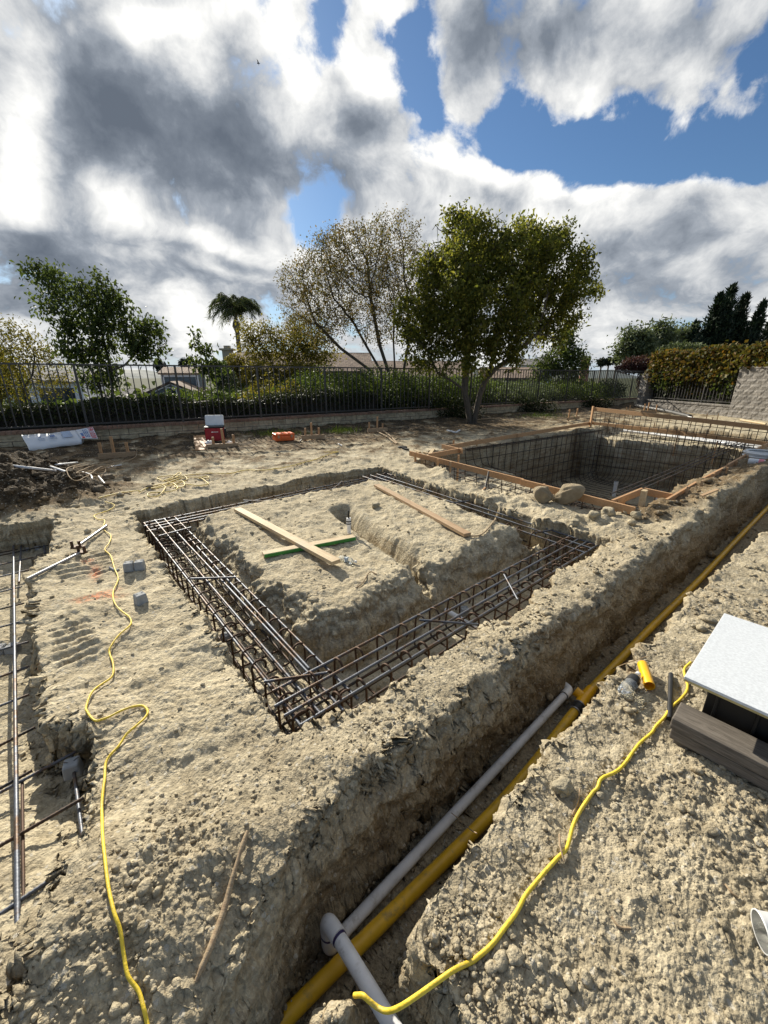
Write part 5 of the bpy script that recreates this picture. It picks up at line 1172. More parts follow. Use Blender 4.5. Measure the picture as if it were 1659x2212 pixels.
def skeleton_mesh(N, par, rtip, expo, rmax, n=6):
    k = len(N); r = np.zeros(k); ch = [[] for _ in range(k)]
    for i, p in enumerate(par):
        if p >= 0: ch[p].append(i)
    order = np.arange(k)[::-1]; acc = np.zeros(k)
    for i in order:
        if not ch[i]: acc[i] = rtip ** expo
        if par[i] >= 0: acc[par[i]] += acc[i]
    r = np.minimum(acc ** (1 / expo), rmax); mb = MB()
    tip = np.array([not c for c in ch])
    starts = [i for i in range(k) if par[i] < 0] + [c for i in range(k) if len(ch[i]) > 1 for c in sorted(ch[i], key=lambda q: -acc[q])[1:]]
    for s in starts:
        path = [s]
        while ch[path[-1]]: path.append(max(ch[path[-1]], key=lambda q: acc[q]))
        P = [N[i] for i in path]; R = [r[i] for i in path]
        if par[s] >= 0: P = [N[par[s]]] + P; R = [min(r[par[s]], R[0] * 1.25)] + R
        if len(P) > 1: mb.tube(np.array(P), np.array(R), n if max(R) > .03 else 4, caps=False)
    return mb, r
def leaves(name, C, size, mat, parent, rng, droop=.4, asp=.5, fold=.25, updir=None):
    n = len(C); s = size * np.exp(rng.normal(0, .22, n))[:, None]
    d = rng.normal(size=(n, 3)); d[:, 2] -= droop * 1.5
    if updir is not None: d = d * .45 + np.asarray(updir)
    d /= np.linalg.norm(d, axis=1)[:, None]
    w = np.cross(d, rng.normal(size=(n, 3))); w /= np.linalg.norm(w, axis=1)[:, None]; nn = np.cross(d, w)
    V = np.stack([C, C + d * s * .45 + w * s * asp * .5 + nn * s * fold * .4, C + d * s - nn * s * .1, C + d * s * .45 - w * s * asp * .5 + nn * s * fold * .4], 1)
    F = np.arange(n * 4).reshape(-1, 4)
    return fastmesh(name, V.reshape(-1, 3), F, mat, False, parent)
def tree(name, label, base, stems, E, n_att, step, di, dk, nleaf, lsize, lmat, bmat, rtip=.006, expo=2.3, rmax=.14, group=None, spread=.16, droop=.4, asp=.5, cat='tree', seed=1, clump=None, hollow=.25, rleaf=.03):
    rng = np.random.default_rng(seed); root = empty(name, base, label, cat, group)
    A = sample_ells(E, n_att, rng, hollow); N, par = colonize(stems, A, step, di, dk)
    mb, r = skeleton_mesh(N, par, rtip, expo, rmax); mb.build('trunk', bmat, root)
    tips = np.where(r < rleaf)[0]
    if clump is not None:                                                     # thin some regions: gaps and light clumps
        keep = value3(N[tips], clump, seed) > -.28; tips = tips[keep]
    C = N[rng.choice(tips, nleaf)] + rng.normal(0, spread, (nleaf, 3))
    leaves('crown', C, lsize, lmat, root, rng, droop, asp)
    return root
def shrub(name, label, E, n, size, mat, group=None, cat='shrub', seed=1, droop=.1, asp=.5, base_z=-1, stem=True, hollow=.35, updir=None):
    rng = np.random.default_rng(seed); c0 = E[0][0]
    root = empty(name, (c0[0], c0[1], c0[2] - E[0][1][2]), label, cat, group)
    P = sample_ells(E, n, rng, hollow); keep = value3(P, 1.6 / max(.5, E[0][1][0]), seed) > -.45; P = P[keep]
    leaves('foliage', P, size, mat, root, rng, droop, asp, updir=updir)
    if stem:
        mb = MB()
        for i in range(14):
            q = P[rng.integers(len(P))]; a = np.array((c0[0] + rng.normal(0, .15), c0[1] + rng.normal(0, .1), c0[2] - E[0][1][2] * 1.2)); m_ = a * .4 + q * .6 + rng.normal(0, .08, 3)
            mb.tube(smooth_path([a, m_, q], 4), np.linspace(.018, .005, 9), 4, caps=False)
        mb.build('stem', M['bark'], root)['kind'] = 'stuff'
    return root
def FL(s, e, z): p = FA + FD * s + FN * e; return np.array((p[0], p[1], z))        # s metres along the fence, e metres behind it
def vegetation():
    camphor = leafmat('camphor_leaf', [(.058, .070, .017), (.108, .124, .026), (.170, .174, .037), (.235, .215, .050)], .58)
    dark = leafmat('dark_green_leaf', [(.034, .050, .017), (.062, .086, .025), (.10, .125, .040)], .48)
    wispy = leafmat('sparse_olive_leaf', [(.085, .080, .028), (.135, .115, .045), (.17, .11, .05), (.11, .12, .038)], .48)
    yell = leafmat('yellow_green_leaf', [(.085, .085, .016), (.155, .135, .025), (.215, .175, .035), (.10, .10, .03)], .42)
    hedge = leafmat('hedge_leaf', [(.012, .019, .007), (.028, .040, .012), (.055, .062, .018)], .2)
    lush = leafmat('bright_shrub_leaf', [(.030, .050, .012), (.070, .105, .022), (.115, .145, .035)], .35)
    silver = leafmat('silver_green_leaf', [(.055, .075, .035), (.105, .135, .070), (.17, .195, .12)], .3)
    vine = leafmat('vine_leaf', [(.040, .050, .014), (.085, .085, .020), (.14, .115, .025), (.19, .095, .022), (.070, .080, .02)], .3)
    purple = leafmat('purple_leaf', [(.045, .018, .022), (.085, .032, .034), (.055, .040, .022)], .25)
    conif = leafmat('conifer_leaf', [(.008, .018, .010), (.016, .030, .015), (.028, .045, .022)], .1)
    palm = leafmat('palm_leaf', [(.035, .050, .022), (.065, .085, .036), (.105, .12, .055)], .4)
    # the big round tree in front of the wall
    y = 14.5; b = up(1020, 914, 0.0); b[2] = -.05
    P = lambda u, v, dy=0: at(u, v, y + dy)
    E = [ell(1000,555,105,90,y), ell(1120,575,110,85,y-.3), ell(1205,590,85,75,y), ell(960,630,80,90,y+.3), ell(1060,660,140,80,y-.8), ell(905,690,62,65,y), ell(1180,520,75,50,y), ell(1240,630,58,60,y-.2), ell(985,490,45,38,y), ell(945,755,62,38,y-.3), ell(1090,745,105,45,y-.6), ell(1150,690,100,60,y+.5), ell(1060,560,150,95,y+.8), ell(905,785,40,22,y-.2), ell(1190,715,60,40,y), ell(960,720,75,45,y), ell(1030,720,90,50,y-.2), ell(1020,775,60,28,y-.4), ell(1110,770,60,26,y-.4)]
    stems = [[b + (-.05, 0, 0), b * .5 + P(1003,842) * .5 + (-.04, 0, .1), P(1003, 842), P(1006, 800), P(1010, 750), P(1012, 690), P(1008, 620)], [b + (.05, -.05, 0), P(1030,880), P(1038, 848, -.1), P(1049, 820, -.2), P(1070, 797, -.25), P(1100, 775, -.2), P(1135, 745, -.1)], [10, P(1058, 800, .1), P(1066, 760, .2), P(1072, 700, .3)], [2, P(975, 822, -.1), P(945, 805, -.2)]]
    tree('broadleaf_tree', 'large round green tree with a forked trunk standing in front of the fence', b, stems, E, 1900, .16, 1.5, .22, 52000, .112, camphor, M['bark'], rtip=.0082, expo=2.12, rmax=.20, spread=.135, droop=.6, seed=3, clump=.8, rleaf=.028)
    # airy tree behind the fence
    y = 18.6; b = at(838, 880, y); b[2] = -.2
    E = [ell(760,600,120,100,y), ell(680,640,80,80,y), ell(850,560,75,90,y+.5), ell(790,530,80,50,y), ell(640,610,45,45,y), ell(870,650,55,80,y), ell(720,545,60,55,y), ell(690,700,90,50,y-.4), ell(820,700,50,50,y)]
    P = lambda u, v, dy=0: at(u, v, y + dy)
    stems = [[b, P(822,800), P(790,745), P(760,690)], [b + (.25, .1, 0), P(853,800), P(850,740), P(852,670)], [b + (-.2, 0, 0), P(800,800), P(735,752), P(690,705)], [b + (.4, 0, 0), P(872,800), P(884,735), P(880,650)], [b + (.1, .2, 0), P(838,800), P(820,745), P(800,640)]]
    tree('airy_tree', 'tall airy tree with thin bare branches and sparse olive leaves left of the round tree', b, stems, E, 2600, .19, 1.7, .20, 30000, .078, wispy, M['bark'], rtip=.0072, expo=2.2, rmax=.11, spread=.13, droop=.5, seed=5, hollow=.15, rleaf=.02)
    # left tree
    y = 13.6; b = at(243, 930, y); b[2] = .1
    E = [ell(72,588,26,24,y), ell(108,600,34,30,y), ell(112,645,42,34,y), ell(140,690,45,36,y), ell(205,612,34,24,y), ell(238,640,40,30,y), ell(200,675,50,40,y), ell(265,690,60,34,y), ell(305,735,50,30,y), ell(350,716,18,10,y), ell(180,745,70,42,y-.4), ell(250,760,80,40,y), ell(225,815,60,28,y), ell(330,775,30,22,y)]
    P = lambda u, v, dy=0: at(u, v, y + dy)
    stems = [[b, P(243,850), P(240,800), P(228,750), P(215,700)], [2, P(268,790), P(288,770)], [b + (-.2, .1, 0), P(215,830), P(180,770), P(140,690)]]
    tree('broadleaf_tree', 'dark green tree with upright limbs and hanging leaves behind the fence at left', b, stems, E, 620, .17, 1.4, .24, 8200, .125, dark, M['bark'], rtip=.007, expo=2.2, rmax=.15, spread=.15, droop=.8, seed=8, clump=1.1, rleaf=.03)
    # sapling
    y = 17; b = at(436, 870, y); b[2] = -.3
    E = [ell(428,735,18,30,y), ell(455,765,22,26,y), ell(425,790,24,26,y), ell(470,800,24,26,y)]
    tree('sapling', 'slender young tree with few hanging leaves left of the palm', b, [[b, at(437,800,y), at(432,750,y)], [1, at(452,790,y)]], E, 60, .2, 1.5, .3, 620, .17, dark, M['bark'], rtip=.008, rmax=.04, spread=.12, droop=.9, seed=9)
    # yellow trees
    y = 27; b = at(600, 880, y); b[2] = -3.5
    E = [ell(560,730,50,38,y), ell(610,745,60,40,y), ell(665,735,50,48,y), ell(545,770,40,28,y), ell(690,770,55,30,y), ell(620,780,80,25,y), ell(640,715,30,30,y)]
    tree('yellow_tree', 'yellow green feathery tree in front of the tiled roof house', b, [[b, at(600,830,y), at(590,790,y)], [1, at(640,800,y), at(660,770,y)]], E, 420, .3, 2.2, .45, 9500, .15, yell, M['bark'], rtip=.010, rmax=.12, spread=.28, droop=.5, seed=12, hollow=.1)
    y = 17; b = at(60, 900, y); b[2] = -.6
    E = [ell(20,730,50,45,y), ell(60,760,55,50,y), ell(-10,800,55,45,y), ell(70,830,45,35,y), ell(-50,740,50,60,y), ell(120,815,30,35,y), ell(15,850,45,30,y)]
    tree('yellow_tree', 'sparse yellow brown tree behind the fence at the far left edge', b, [[b, at(50,840,y), at(30,790,y)], [1, at(70,810,y), at(75,770,y)], [b + (-1.2, 0, 0), at(0,840,y), at(-30,780,y)]], E, 520, .22, 1.8, .33, 6800, .10, yell, M['bark'], rtip=.008, rmax=.10, spread=.2, droop=.4, seed=14, hollow=.1)
    y = 19; b = at(-60, 900, y); b[2] = -1
    tree('broadleaf_tree', 'dark leafy tree at the left edge behind the yellow brown tree', b, [[b, at(-40,840,y)]], [ell(-40,800,60,50,y), ell(10,815,35,45,y), ell(-30,850,60,35,y)], 160, .3, 2, .4, 4500, .14, dark, M['bark'], rtip=.01, spread=.25, seed=15)
    # small tree and trees on the right
    y = 27; b = at(1215, 850, y); b[2] = -3
    E = [ell(1222,735,28,26,y), ell(1215,770,45,28,y), ell(1190,795,40,22,y), ell(1245,790,38,24,y), ell(1225,712,14,14,y), ell(1205,815,60,20,y)]
    tree('broadleaf_tree', 'small rounded green tree beyond the fence right of the big round tree', b, [[b, at(1216,800,y), at(1220,760,y)]], E, 220, .3, 2, .4, 6500, .16, dark, M['bark'], rtip=.01, spread=.25, seed=17, hollow=.1)
    y = 30
    for i, (u, v, rx, ry, lab, sd) in enumerate([(1372,742,36,32,'silver green bushy tree left of the conifer, leftmost of three', 21), (1420,735,34,42,'silver green bushy tree left of the conifer, tallest of three', 22), (1462,738,34,30,'silver green bushy tree nearest to the dark conifer', 23)]):
        b = at(u, 810, y + i); b[2] = -2.2
        tree('bushy_tree', lab, b, [[b, at(u, 780, y + i), at(u + 3, 755, y + i)]], [ell(u, v, rx, ry, y + i), ell(u - 12, v + 18, rx, ry * .7, y + i), ell(u + 10, v - ry * .45, rx * .5, ry * .5, y + i)], 130, .3, 2, .45, 3800, .22, silver, M['bark'], rtip=.012, spread=.3, droop=.0, seed=sd, group='bushy trees beyond the vine hedge', hollow=.1)
    # conifer with leaning plumes
    y = 31; rng = np.random.default_rng(31); b = at(1570, 800, y); b[2] = -1
    root = empty('conifer_tree', b, 'dark conifer with pointed plumes leaning right above the vine hedge', 'tree'); mb = MB(); C = []; D = []
    for (u0, v0, u1, v1, w) in [(1535,775,1583,622,26), (1520,775,1556,640,24), (1560,775,1612,640,24), (1590,775,1640,690,22), (1505,770,1502,698,15), (1545,775,1566,655,30), (1600,778,1650,655,16), (1640,778,1664,700,18), (1580,778,1600,690,34), (1560,778,1545,690,34), (1660,770,1672,735,14), (1530,778,1522,720,22), (1610,778,1632,712,26)]:
        a = at(u0, v0, y + rng.normal(0, .5)); t = at(u1, v1, y + rng.normal(0, .5)); s = y / FPX; L = np.linalg.norm(t - a)
        mb.tube(smooth_path([np.array((a[0] * .7 + b[0] * .3, a[1], b[2])), a, t], 5), np.linspace(.16, .02, 11), 5, caps=False)
        n = int(2300 * L * w / 26 / 4); f = rng.random(n) ** .8; rad = 1.25 * w * s * (1 - f) ** .7 * (.75 + .45 * np.sin(f * 34 + rng.random())) ; q = rng.normal(size=(n, 3)); q /= np.linalg.norm(q, axis=1)[:, None]
        C.append(a + (t - a) * f[:, None] + q * (rad * rng.random(n) ** .4)[:, None]); D.append(unit(t - a) * .9 + q * .55)
    mb.build('trunk', M['bark'], root); C = np.concatenate(C); D = np.concatenate(D); leaves('crown', C, .30, conif, root, rng, 0, .28, updir=D)
    # palm
    y = 46; rng = np.random.default_rng(41); b = at(524, 850, y); b[2] = -6; top = at(508, 668, y)
    root = empty('palm_tree', b, 'tall palm with drooping fronds rising behind the tiled roof house', 'palm')
    q = at(517, 760, y); k = at(511, 705, y); s = y / FPX
    MB().tube(smooth_path([b, q, k, top], 6), [.24] * 6 + [.24, .23, .22, .22, .24, .32] + [.42, .36, .22, .16, .14, .13, .12], 9).build('trunk', M['barkpalm'], root)
    fm = MB(); LC = []; LD = []
    for i in range(38):
        a = i * 2.4 + rng.normal(0, .2); el = rng.uniform(.25, 1.45); L = rng.uniform(2.3, 3.0); t = np.linspace(0, 1, 14)
        out = L * (np.sin(t * 1.35)) * math.cos(el * .75); z = L * (math.sin(el) * t * 1.35 - .85 * t ** 2.6)
        Pp = np.stack([top[0] + out * math.cos(a), top[1] + out * math.sin(a), top[2] - .2 + z], 1); fm.tube(Pp, np.linspace(.05, .01, 14), 4, caps=False)
        f = rng.random(150) * .93 + .07; xi = np.array([np.interp(f, t, Pp[:, c]) for c in range(3)]).T; sd = np.array((-math.sin(a), math.cos(a), 0)) * rng.choice((-1, 1), 150)[:, None]
        LC.append(xi); LD.append(sd * .45 + np.array((math.cos(a) * .4, math.sin(a) * .4, -.75)))
    fm.build('frond_stem', M['bark'], root); leaves('frond', np.concatenate(LC), .72, palm, root, rng, 0, .055, updir=np.concatenate(LD) * 2)
    # hedge just behind the fence at left, then taller shrubs, then low planting
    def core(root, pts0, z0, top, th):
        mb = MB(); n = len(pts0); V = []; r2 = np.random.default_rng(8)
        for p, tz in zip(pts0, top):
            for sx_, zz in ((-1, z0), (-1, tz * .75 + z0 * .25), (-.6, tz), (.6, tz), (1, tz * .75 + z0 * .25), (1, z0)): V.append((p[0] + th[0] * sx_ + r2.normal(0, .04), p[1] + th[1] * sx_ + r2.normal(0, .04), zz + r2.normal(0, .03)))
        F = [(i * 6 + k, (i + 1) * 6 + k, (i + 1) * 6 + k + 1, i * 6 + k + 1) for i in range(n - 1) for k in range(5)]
        mb.add(V, F).build('shade_core', M['core'], root)  # added solid filler, coloured dark as the shaded inside of the hedge
    rng = np.random.default_rng(51); root = empty('hedge', FL(1, .8, .3), 'dark clipped hedge close behind the left part of the iron fence', 'hedge'); n = 26000
    s_ = rng.uniform(-5, 8.6, n); e_ = .35 + rng.random(n) * 1.0; tp = .98 + .08 * np.sin(s_ * 1.3) + .05 * np.sin(s_ * 4.1) + .12 * sst(4, 8, s_); z_ = .38 + (tp - .38) * rng.random(n) ** .45
    P = FA[None] + FD[None] * s_[:, None] + FN[None] * e_[:, None]; leaves('foliage', np.stack([P[:, 0], P[:, 1], z_], 1), .075, hedge, root, rng, 0, .5)
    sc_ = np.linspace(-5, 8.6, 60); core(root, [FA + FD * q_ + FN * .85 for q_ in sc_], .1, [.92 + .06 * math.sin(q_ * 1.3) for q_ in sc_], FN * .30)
    mb = MB()
    for i in range(60):
        a = FL(-5 + i * .23, .7 + rng.normal(0, .1), .2); mb.tube([a, a + (rng.normal(0, .15), 0, .35), a + (rng.normal(0, .25), 0, .6)], [.014, .01, .006], 4, caps=False)
    mb.build('stem', M['bark'], root)['kind'] = 'stuff'
    def bush(s, e, rx, ry, zt, lab, mat, n, size, sd, name='shrub', grp='shrubs behind the fence', zb=-.2, **k):
        c = FL(s, e, (zt + zb) / 2); h = (zt - zb) / 2
        return shrub(name, lab, [(c, np.array((rx, ry, h))), (c + (rx * .5, 0, -.1 * h), np.array((rx * .7, ry, h * .85))), (c - (rx * .5, 0, .15 * h), np.array((rx * .7, ry, h * .8)))], n, size, mat, grp, seed=sd, **k)
    bush(5.3, 2.4, 1.2, .8, 1.72, 'yellowish green shrub behind the fence below the palm', yell, 5200, .09, 61)
    bush(7.2, 2.0, 1.5, .9, 2.02, 'bright green feathery shrub behind the fence right of the palm', lush, 9000, .085, 62)
    bush(9.4, 1.8, 1.6, .9, 2.05, 'tallest bright green shrub behind the middle of the fence', lush, 10000, .085, 63)
    bush(11.6, 1.8, 1.6, .9, 1.98, 'bright green shrub behind the fence below the airy tree', lush, 9500, .085, 64)
    bush(13.8, 1.8, 1.6, .9, 1.75, 'green shrub behind the fence just left of the forked trunk', lush, 8500, .085, 65)
    bush(16.0, 1.8, 1.5, .9, 1.50, 'low green shrub seen through the fence between the forked trunks', silver, 6500, .09, 66)
    bush(18.2, 1.8, 1.6, .9, 1.42, 'low grey green shrub behind the fence right of the forked trunk', silver, 6500, .09, 67)
    bush(20.6, 1.7, 1.6, .9, 1.45, 'low bright shrub behind the fence below the small rounded tree', lush, 6500, .09, 68)
    bush(23.0, 1.5, 1.6, .9, 1.35, 'low green shrub behind the fence left of the purple shrub', lush, 6000, .09, 69)
    bush(24.9, 1.2, 1.0, .8, 1.5, 'dark low shrub behind the fence under the purple shrub', dark, 5000, .09, 70)
    bush(10.2, .55, 2.4, .28, 1.0, 'dark low undergrowth right behind the middle of the fence', hedge, 8000, .08, 71)
    bush(14.8, .55, 2.4, .28, .85, 'dark low undergrowth right behind the fence near the forked trunk', hedge, 7000, .08, 72)
    bush(19.5, .55, 2.8, .28, .75, 'dark low undergrowth right behind the fence at the right half', hedge, 7000, .08, 73)
    for k, (u, v, rx, ry, yy, lab) in enumerate([(508, 790, 24, 26, 27, 'yellow green bush standing before the chimney of the tiled roof house'), (470, 800, 26, 22, 24, 'grey green bush left of the chimney beyond the fence'), (560, 800, 45, 20, 25, 'yellow green bush below the eaves of the tiled roof house'), (640, 800, 50, 18, 25, 'broad yellow green bush below the wide tiled roof')]):
        c, r_ = ell(u, v, rx, ry, yy); shrub('shrub', lab, [(c, r_), (c + (.3, 0, -.5), r_ * 1.1)], 3200, .13, yell if k != 1 else silver, 'bushes before the tiled house', seed=140 + k)
    # the hillside below is one mass of scrub
    rng = np.random.default_rng(99); n = 60000; s_ = rng.uniform(-9, 30, n); e_ = 3.2 + rng.random(n) ** 1.3 * 15
    P = FA[None] + FD[None] * s_[:, None] + FN[None] * e_[:, None]; g0 = terrain(P[:, 0], P[:, 1], False)
    top = .95 + .55 * fbm2(P[:, 0], P[:, 1], .28, 3, 61); top = top - .35 + .75 * sst(4, 9, s_) - .45 * sst(5, 1, s_) - .35 * sst(14, 18, s_)
    z = g0 + np.clip(top - g0, .4, 6) * rng.random(n) ** .35
    o = leaves('hillside_scrub', np.stack([P[:, 0], P[:, 1], z], 1), .17, lush, None, rng, .1, .5); tag(o, 'mass of green scrub covering the slope beyond the fence', 'scrub', None, 'stuff')
    rng = np.random.default_rng(98); n = 26000; s_ = rng.uniform(-10, 34, n); e_ = 16 + rng.random(n) ** 1.2 * 60; s_ = s_ + (s_ - 9) * e_ / 20
    P = FA[None] + FD[None] * s_[:, None] + FN[None] * e_[:, None]; g0 = terrain(P[:, 0], P[:, 1], False); cl = fbm2(P[:, 0], P[:, 1], .12, 3, 64); keep = cl > .0
    hgt = np.clip(cl, 0, 1) * 6.5; z = g0 + .3 + hgt * rng.random(n) ** .4
    o = leaves('valley_trees', np.stack([P[:, 0], P[:, 1], z], 1)[keep], .55, dark, None, rng, .1, .6); tag(o, 'far off tree tops in the valley beyond the fence reading as one mass', 'trees', None, 'stuff')
    # purple shrub on the corner, vines over the right fence, pale shrub behind
    c = at(1385, 785, 24.6); s = 24.6 / FPX
    shrub('purple_shrub', 'reddish purple shrub spilling over the corner of the fence', [(c, np.array((1.15, .8, .42))), (c + (-.6, 0, -.25), np.array((.8, .6, .3))), (c + (.5, -.3, -.3), np.array((.6, .6, .5))), (c + (.1, -.35, -.9), np.array((.35, .3, .8)))], 6500, .11, purple, seed=81, droop=.2)
    rng = np.random.default_rng(83); root = empty('vine_hedge', (*RW0[:2], .4), 'thick vine hedge with green and orange leaves over the short fence at right', 'hedge'); n = 30000
    RN = np.array((-RD[1], RD[0])); RN *= -np.sign(RN @ np.array((-1, -1)))      # away from the garden
    t = rng.uniform(-.3, RL + 4.5, n); hz = rng.random(n) ** .8; topz = 2.72 + .10 * np.sin(t * 2.3) + .07 * np.sin(t * 5.1); low = np.where(rng.random(n) < .55, .45, .9 + .45 * (.5 + .5 * np.sin(t * 1.9)) + .25 * np.sin(t * 4.7)); low = np.where(t > RL - .1, 1.95, low)
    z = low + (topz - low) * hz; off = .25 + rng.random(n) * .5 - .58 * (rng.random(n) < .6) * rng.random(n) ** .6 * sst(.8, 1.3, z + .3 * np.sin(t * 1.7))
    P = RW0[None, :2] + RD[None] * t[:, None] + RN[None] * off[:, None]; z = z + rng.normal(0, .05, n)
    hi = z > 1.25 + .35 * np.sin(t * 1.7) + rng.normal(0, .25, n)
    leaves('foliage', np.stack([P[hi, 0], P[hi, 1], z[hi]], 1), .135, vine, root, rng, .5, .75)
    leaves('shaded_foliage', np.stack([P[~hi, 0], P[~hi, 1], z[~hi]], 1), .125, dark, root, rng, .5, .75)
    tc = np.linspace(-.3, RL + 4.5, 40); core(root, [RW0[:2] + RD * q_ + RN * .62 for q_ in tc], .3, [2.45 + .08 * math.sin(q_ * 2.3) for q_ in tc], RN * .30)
    mb = MB()
    for i in range(26):
        q = RW0[:2] + RD * (i * .28) + RN * .2; mb.tube(smooth_path([(q[0], q[1], .4), (q[0] + rng.normal(0, .1), q[1] + rng.normal(0, .1), 1.2), (q[0] + rng.normal(0, .2), q[1] + rng.normal(0, .2), 2.4)], 4), .012, 4, caps=False)
    mb.build('stem', M['bark'], root)['kind'] = 'stuff'
    c = at(1475, 757, 26); shrub('pale_shrub', 'pale leaved shrub rising above the vine hedge left of the conifer', [(c, np.array((1.5, .9, .42))), (c + (.9, 0, -.15), np.array((.9, .8, .3)))], 3200, .16, silver, seed=85)
    # weeds at the wall foot
    gm = leafmat('grass_blade', [(.045, .070, .014), (.085, .115, .025)], .3); rng = np.random.default_rng(91)
    for (u, v, w, lab) in [(590, 938, 70, 'thin green grass growing along the wall foot between cooler and orange case'), (740, 932, 40, 'thin green grass along the wall foot left of the bolt cutters'), (1170, 899, 60, 'thin green grass along the wall foot right of the tree')]:
        n = 500; uu = u + rng.normal(0, w * .5, n); C = np.array([up(a, v + b, .05) for a, b in zip(uu, rng.normal(0, 3, n))]); o = leaves('grass_tuft', C, .11, gm, None, rng, 0, .10, updir=(0, 0, 1.2)); o['kind'] = 'stuff'; o['label'] = lab; o['category'] = 'grass'
def houses():
    cream = simple('cream_stucco', (.40, .345, .25), .9, .06, 2); blue = blockmat('grey_blue_siding', (.135, .165, .185), (.15, .18, .20), (.07, .09, .10), 6, .22, 0, bumpd=.01); white = simple('white_trim', (.74, .75, .76), .6, .05)
    def tile(nm, c1, c2, c3): return blockmat(nm, c1, c2, c3, .33, .42, .5, bumpd=.06)
    pale = tile('pale_roof_tile', (.33, .235, .165), (.22, .15, .105), (.07, .05, .04)); grey = tile('grey_roof_tile', (.24, .22, .20), (.30, .27, .24), (.09, .08, .08)); glass = simple('window_glass', (.02, .03, .04), .1, .1)
    def gable(root, w, d, z0, h, rise, wall, roof, over=.35, axis='x'):
        """gable roofed block in local space: front at y=0 facing -y, ridge along y (axis y) or x"""
        W = MB()
        if axis == 'y':
            V = [(-w/2,0,z0),(w/2,0,z0),(w/2,0,h),(0,0,h+rise),(-w/2,0,h)]; V2 = [(a,d,c) for a,_,c in V]; W.add(V + V2, [(0,1,2,3,4),(9,8,7,6,5),(0,4,9,5),(1,6,7,2)])
        else:
            V = [(-w/2,0,z0),(-w/2,d,z0),(-w/2,d,h),(-w/2,d/2,h+rise),(-w/2,0,h)]; V2 = [(w/2,b,c) for _,b,c in V]; W.add(V + V2, [(4,3,2,1,0),(5,6,7,8,9),(0,5,9,4),(1,2,7,6)])
        W.build('wall', wall, root, local=True)
        for sg in (-1, 1):
            if axis == 'y':
                L = math.hypot(w/2, rise) + over; o = MB().box((0, 0, 0), (d + 2*over, .16, L)).build('roof_slope', roof, root, local=True)
                c = Vector((sg * (w/4 + over*.35), d/2, h + rise/2 - over*.35*rise/(w/2) + .09)); ang = math.atan2(rise, w/2)
                xa = Vector((0, 1, 0)); za = Vector((-sg*math.cos(ang), 0, math.sin(ang))); o.matrix_local = Matrix.Translation(c) @ Matrix((xa, za.cross(xa), za)).transposed().to_4x4()
            else:
                L = math.hypot(d/2, rise) + over; o = MB().box((0, 0, 0), (w + 2*over, .16, L)).build('roof_slope', roof, root, local=True)
                cy = d/2 + sg * (d/4 + over*.35); c = Vector((0, cy, h + rise/2 - over*.35*rise/(d/2) + .09)); ang = math.atan2(rise, d/2)
                xa = Vector((1, 0, 0)); za = Vector((0, -sg*math.cos(ang), math.sin(ang))); o.matrix_local = Matrix.Translation(c) @ Matrix((xa, za.cross(xa), za)).transposed().to_4x4()
    def win(root, x, z, w, h, y=-.03, bars=False):
        f = MB().box((x, y, z), (w + .2, .06, h + .2)).build('window', white, root, local=True); g_ = MB().box((x, y - .035, z), (w, .03, h)).build('pane', glass, root, local=True); g_.parent = f
    # grey blue house
    y = 38; a = at(372, 853, y); s = y / FPX
    root = empty('gable_house', (a[0], y, 0), 'grey blue house with white trim and a pale gable roof seen through the fence', 'house', None, R_(14)); zE = at(326, 851, y)[2]; zA = at(375, 828, y)[2]; w = 4.2
    gable(root, w, 7, -7, zE, zA - zE, blue, pale, .3, 'y')
    tr = MB()
    for sg in (-1, 1): tr.bar((sg * (w/2 + .25), -.06, zE - .22), (0, -.06, zA - .08), .08, .22, (0, 1, 0)); tr.box((sg * w / 2, -.05, zE - 3), (.22, .08, 6))
    tr.build('trim', white, root, local=True); win(root, 0, zE + .05, .7, .9)
    f2 = at(378, 812, y + 4); root2 = empty('gable_house', (f2[0], y + 5, 0), 'taller grey blue house part with a flat looking pale roof behind the gable', 'house', None, R_(14)); h2 = at(378, 808, y + 5)[2]
    gable(root2, 3.2, 5, -7, h2, .55, blue, pale, .35, 'x'); tr = MB()
    for sg in (-1, 1): tr.box((sg * 1.6, -.05, h2 - 3), (.25, .1, 6)); 
    tr.box((0, -.05, h2 - .15), (3.2, .1, .25)); tr.build('trim', white, root2, local=True)
    y = 36; p = at(290, 866, y); root = empty('low_house', (p[0], y, 0), 'low house with a dark slatted roof behind the left tree', 'house', None, R_(10)); gable(root, 5.5, 6, -8, at(290, 872, y)[2], 1.0, white, grey, .3, 'x')
    y = 36; p = at(95, 850, y); root = empty('white_house', (p[0], y, 0), 'pale grey house with a dark window far behind the left end of the fence', 'house', None, R_(16)); gable(root, 5.8, 6, -8, at(95, 826, y)[2], .8, white, grey, .4, 'x'); win(root, 1.0, at(105, 858, y)[2], 2.6, 1.5); win(root, -1.6, at(105, 858, y)[2], 1.2, 1.5)
    # tile roofed house with chimney
    y = 31; p = at(650, 800, y); root = empty('tile_roof_house', (p[0], y, 0), 'cream house with a wide pale tiled roof and chimney below the palm', 'house', None, R_(6)); h = at(650, 802, y)[2]; hr = at(600, 766, y + 3)[2]
    gable(root, 9.6, 7, -8, h, hr - h, cream, pale, .5, 'x')
    win(root, -3.2, h - 1.2, .9, 1.3); win(root, 0, h - 1.2, 1.2, 1.3)
    c = at(504, 770, y + 1); ch = MB(); lx = c[0] - p[0]; ch.box((lx, .6, (at(504, 757, y)[2] - 8) / 2), (.62, .7, at(504, 757, y)[2] + 8)); ch.build('chimney', cream, root, local=True)
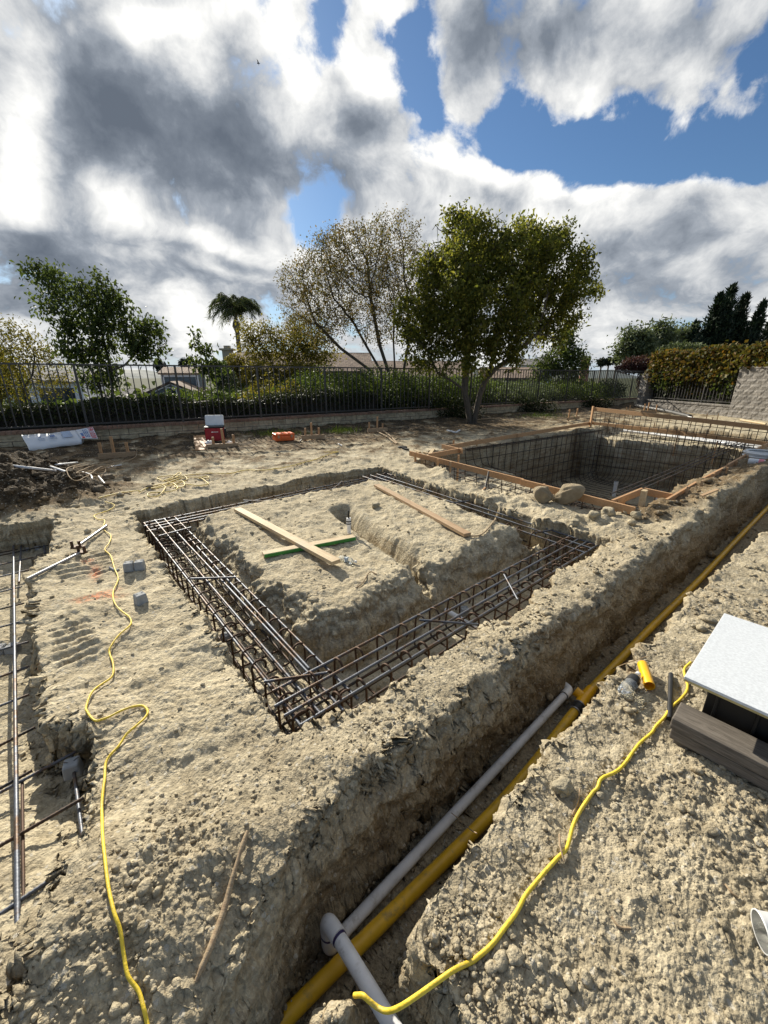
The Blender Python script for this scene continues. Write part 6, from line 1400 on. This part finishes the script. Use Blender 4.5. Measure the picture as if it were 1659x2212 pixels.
    MB().box((lx, .6, at(504, 757, y)[2] + .06), (.95, .9, .12)).box((lx, .6, at(504, 752, y)[2] + .06), (.4, .4, .2)).build('chimney_cap', cream, root, local=True)
    y = 37; p = at(915, 815, y); root = empty('tile_roof_house', (p[0], y, 0), 'house with a pale slatted tile roof seen left of the forked trunk', 'house', None, R_(4)); h = at(915, 815, y)[2]; gable(root, 8.2, 8, -9, h, at(915, 784, y + 4)[2] - h, cream, pale, .4, 'x')
    y = 40; p = at(1110, 822, y); root = empty('tile_roof_house', (p[0], y, 0), 'house with a pinkish slatted roof seen right of the forked trunk', 'house', None, R_(-6)); h = at(1110, 818, y)[2]; gable(root, 4.6, 7, -9, h, at(1110, 797, y + 4)[2] - h, cream, pale, .4, 'x')
    y = 70; p = at(1158, 790, y); root = empty('grey_roof_house', (p[0], y, 0), 'distant house with a grey roof and roof vents right of the round tree', 'house', None, R_(5)); h = at(1158, 790, y)[2]; gable(root, 6, 7, -11, h, at(1158, 777, y + 3)[2] - h, white, grey, .3, 'x')
    v = MB(); 
    for dx in (-1, .2, 1.4): v.tube([(dx, 3.5, h + .8), (dx, 3.5, h + 1.75)], .16, 8)
    v.build('roof_vent', white, root, local=True)
    y = 80; p = at(1264, 790, y); root = empty('round_tower', (p[0], y, 0), 'distant reddish brown round chimney tower right of the small tree', 'tower'); r = .75; br = simple('red_brown_render', (.30, .13, .08), .8, .1)
    zt = at(1264, 769, y)[2]; MB().tube([(0, 0, -11), (0, 0, zt - .6)], r, 16).build('tower_wall', br, root, local=True); MB().tube([(0, 0, zt - .6), (0, 0, zt - .3), (0, 0, zt)], [r * 1.15, r * 1.2, r * .7], 16).build('tower_cap', cream, root, local=True)
    # far hills
    az = np.linspace(-80, 80, 220); V = []; rr = np.random.default_rng(2)
    for k, (R0, hf) in enumerate(((2600, 0), (2900, .55), (3400, 1.0), (4200, .6))):
        for i, a in enumerate(az):
            hh = -12 + hf * (62 + 40 * math.sin(a * .11 + 1.2) + 28 * math.sin(a * .31) + 10 * math.sin(a * 1.1 + 2) + 30 * math.exp(-((a + 27) / 9) ** 2) + rr.normal(0, 1.5)); V.append((R0 * math.sin(R_(a)), R0 * math.cos(R_(a)), hh))
    n = len(az); F = [(k * n + i, k * n + i + 1, (k + 1) * n + i + 1, (k + 1) * n + i) for k in range(3) for i in range(n - 1)]
    hm = simple('hill_scrub', (.060, .078, .075), .95, .2, .01); o = MB().add(V, F, True).build('hills', hm); o['kind'] = 'structure'
    # a line of far trees on the right skyline, bird
    dk = leafmat('far_tree_leaf', [(.02, .03, .018), (.035, .045, .025)], .1)
    rng = np.random.default_rng(77)
    for i, (u, v, r, lab) in enumerate([(1300, 783, 9, 'tiny dark tree on the far right skyline, nearest to the brown tower'), (1316, 781, 8, 'tiny dark tree on the far right skyline, second from the brown tower'), (1333, 779, 9, 'tiny dark tree on the far right skyline beside the purple shrub'), (398, 786, 12, 'distant pale green palm like tree above the grey blue house'), (345, 790, 14, 'distant round tree left of the grey blue house roof')]):
        y = 110; c, rr_ = ell(u, v, r, r, y); root = empty('distant_tree', (c[0], c[1], -12), lab, 'tree', 'distant trees on the skyline'); q = rng.normal(size=(900, 3)); q /= np.linalg.norm(q, axis=1)[:, None]
        leaves('crown', c + q * rr_ * (.3 + .7 * rng.random((900, 1))), .5, dk, root, rng, 0, .6); MB().tube([(c[0], c[1], -12), tuple(c)], .2, 5).build('trunk', M['bark'], root)
    c = at(558, 137, 60.); mb = MB(); mb.tube([c + (-.16, 0, 0), c + (-.08, 0, .02), c + (.08, 0, .01), c + (.2, 0, 0)], [.01, .05, .05, .01], 8)
    bird = empty('bird', c, 'tiny dark bird flying high against the grey cloud', 'bird'); mb.build('body', M['blackrubber'], bird)
    for sg in (-1, 1):
        MB().add([c + (-.06, 0, .02), c + (.08, 0, .02), c + (.04, sg * .3, .14), c + (-.04, sg * .3, .15), c + (-.12, sg * .55, .10)], [(0, 1, 2, 3), (3, 2, 4)]).build('wing', M['blackrubber'], bird)
vegetation(); houses()
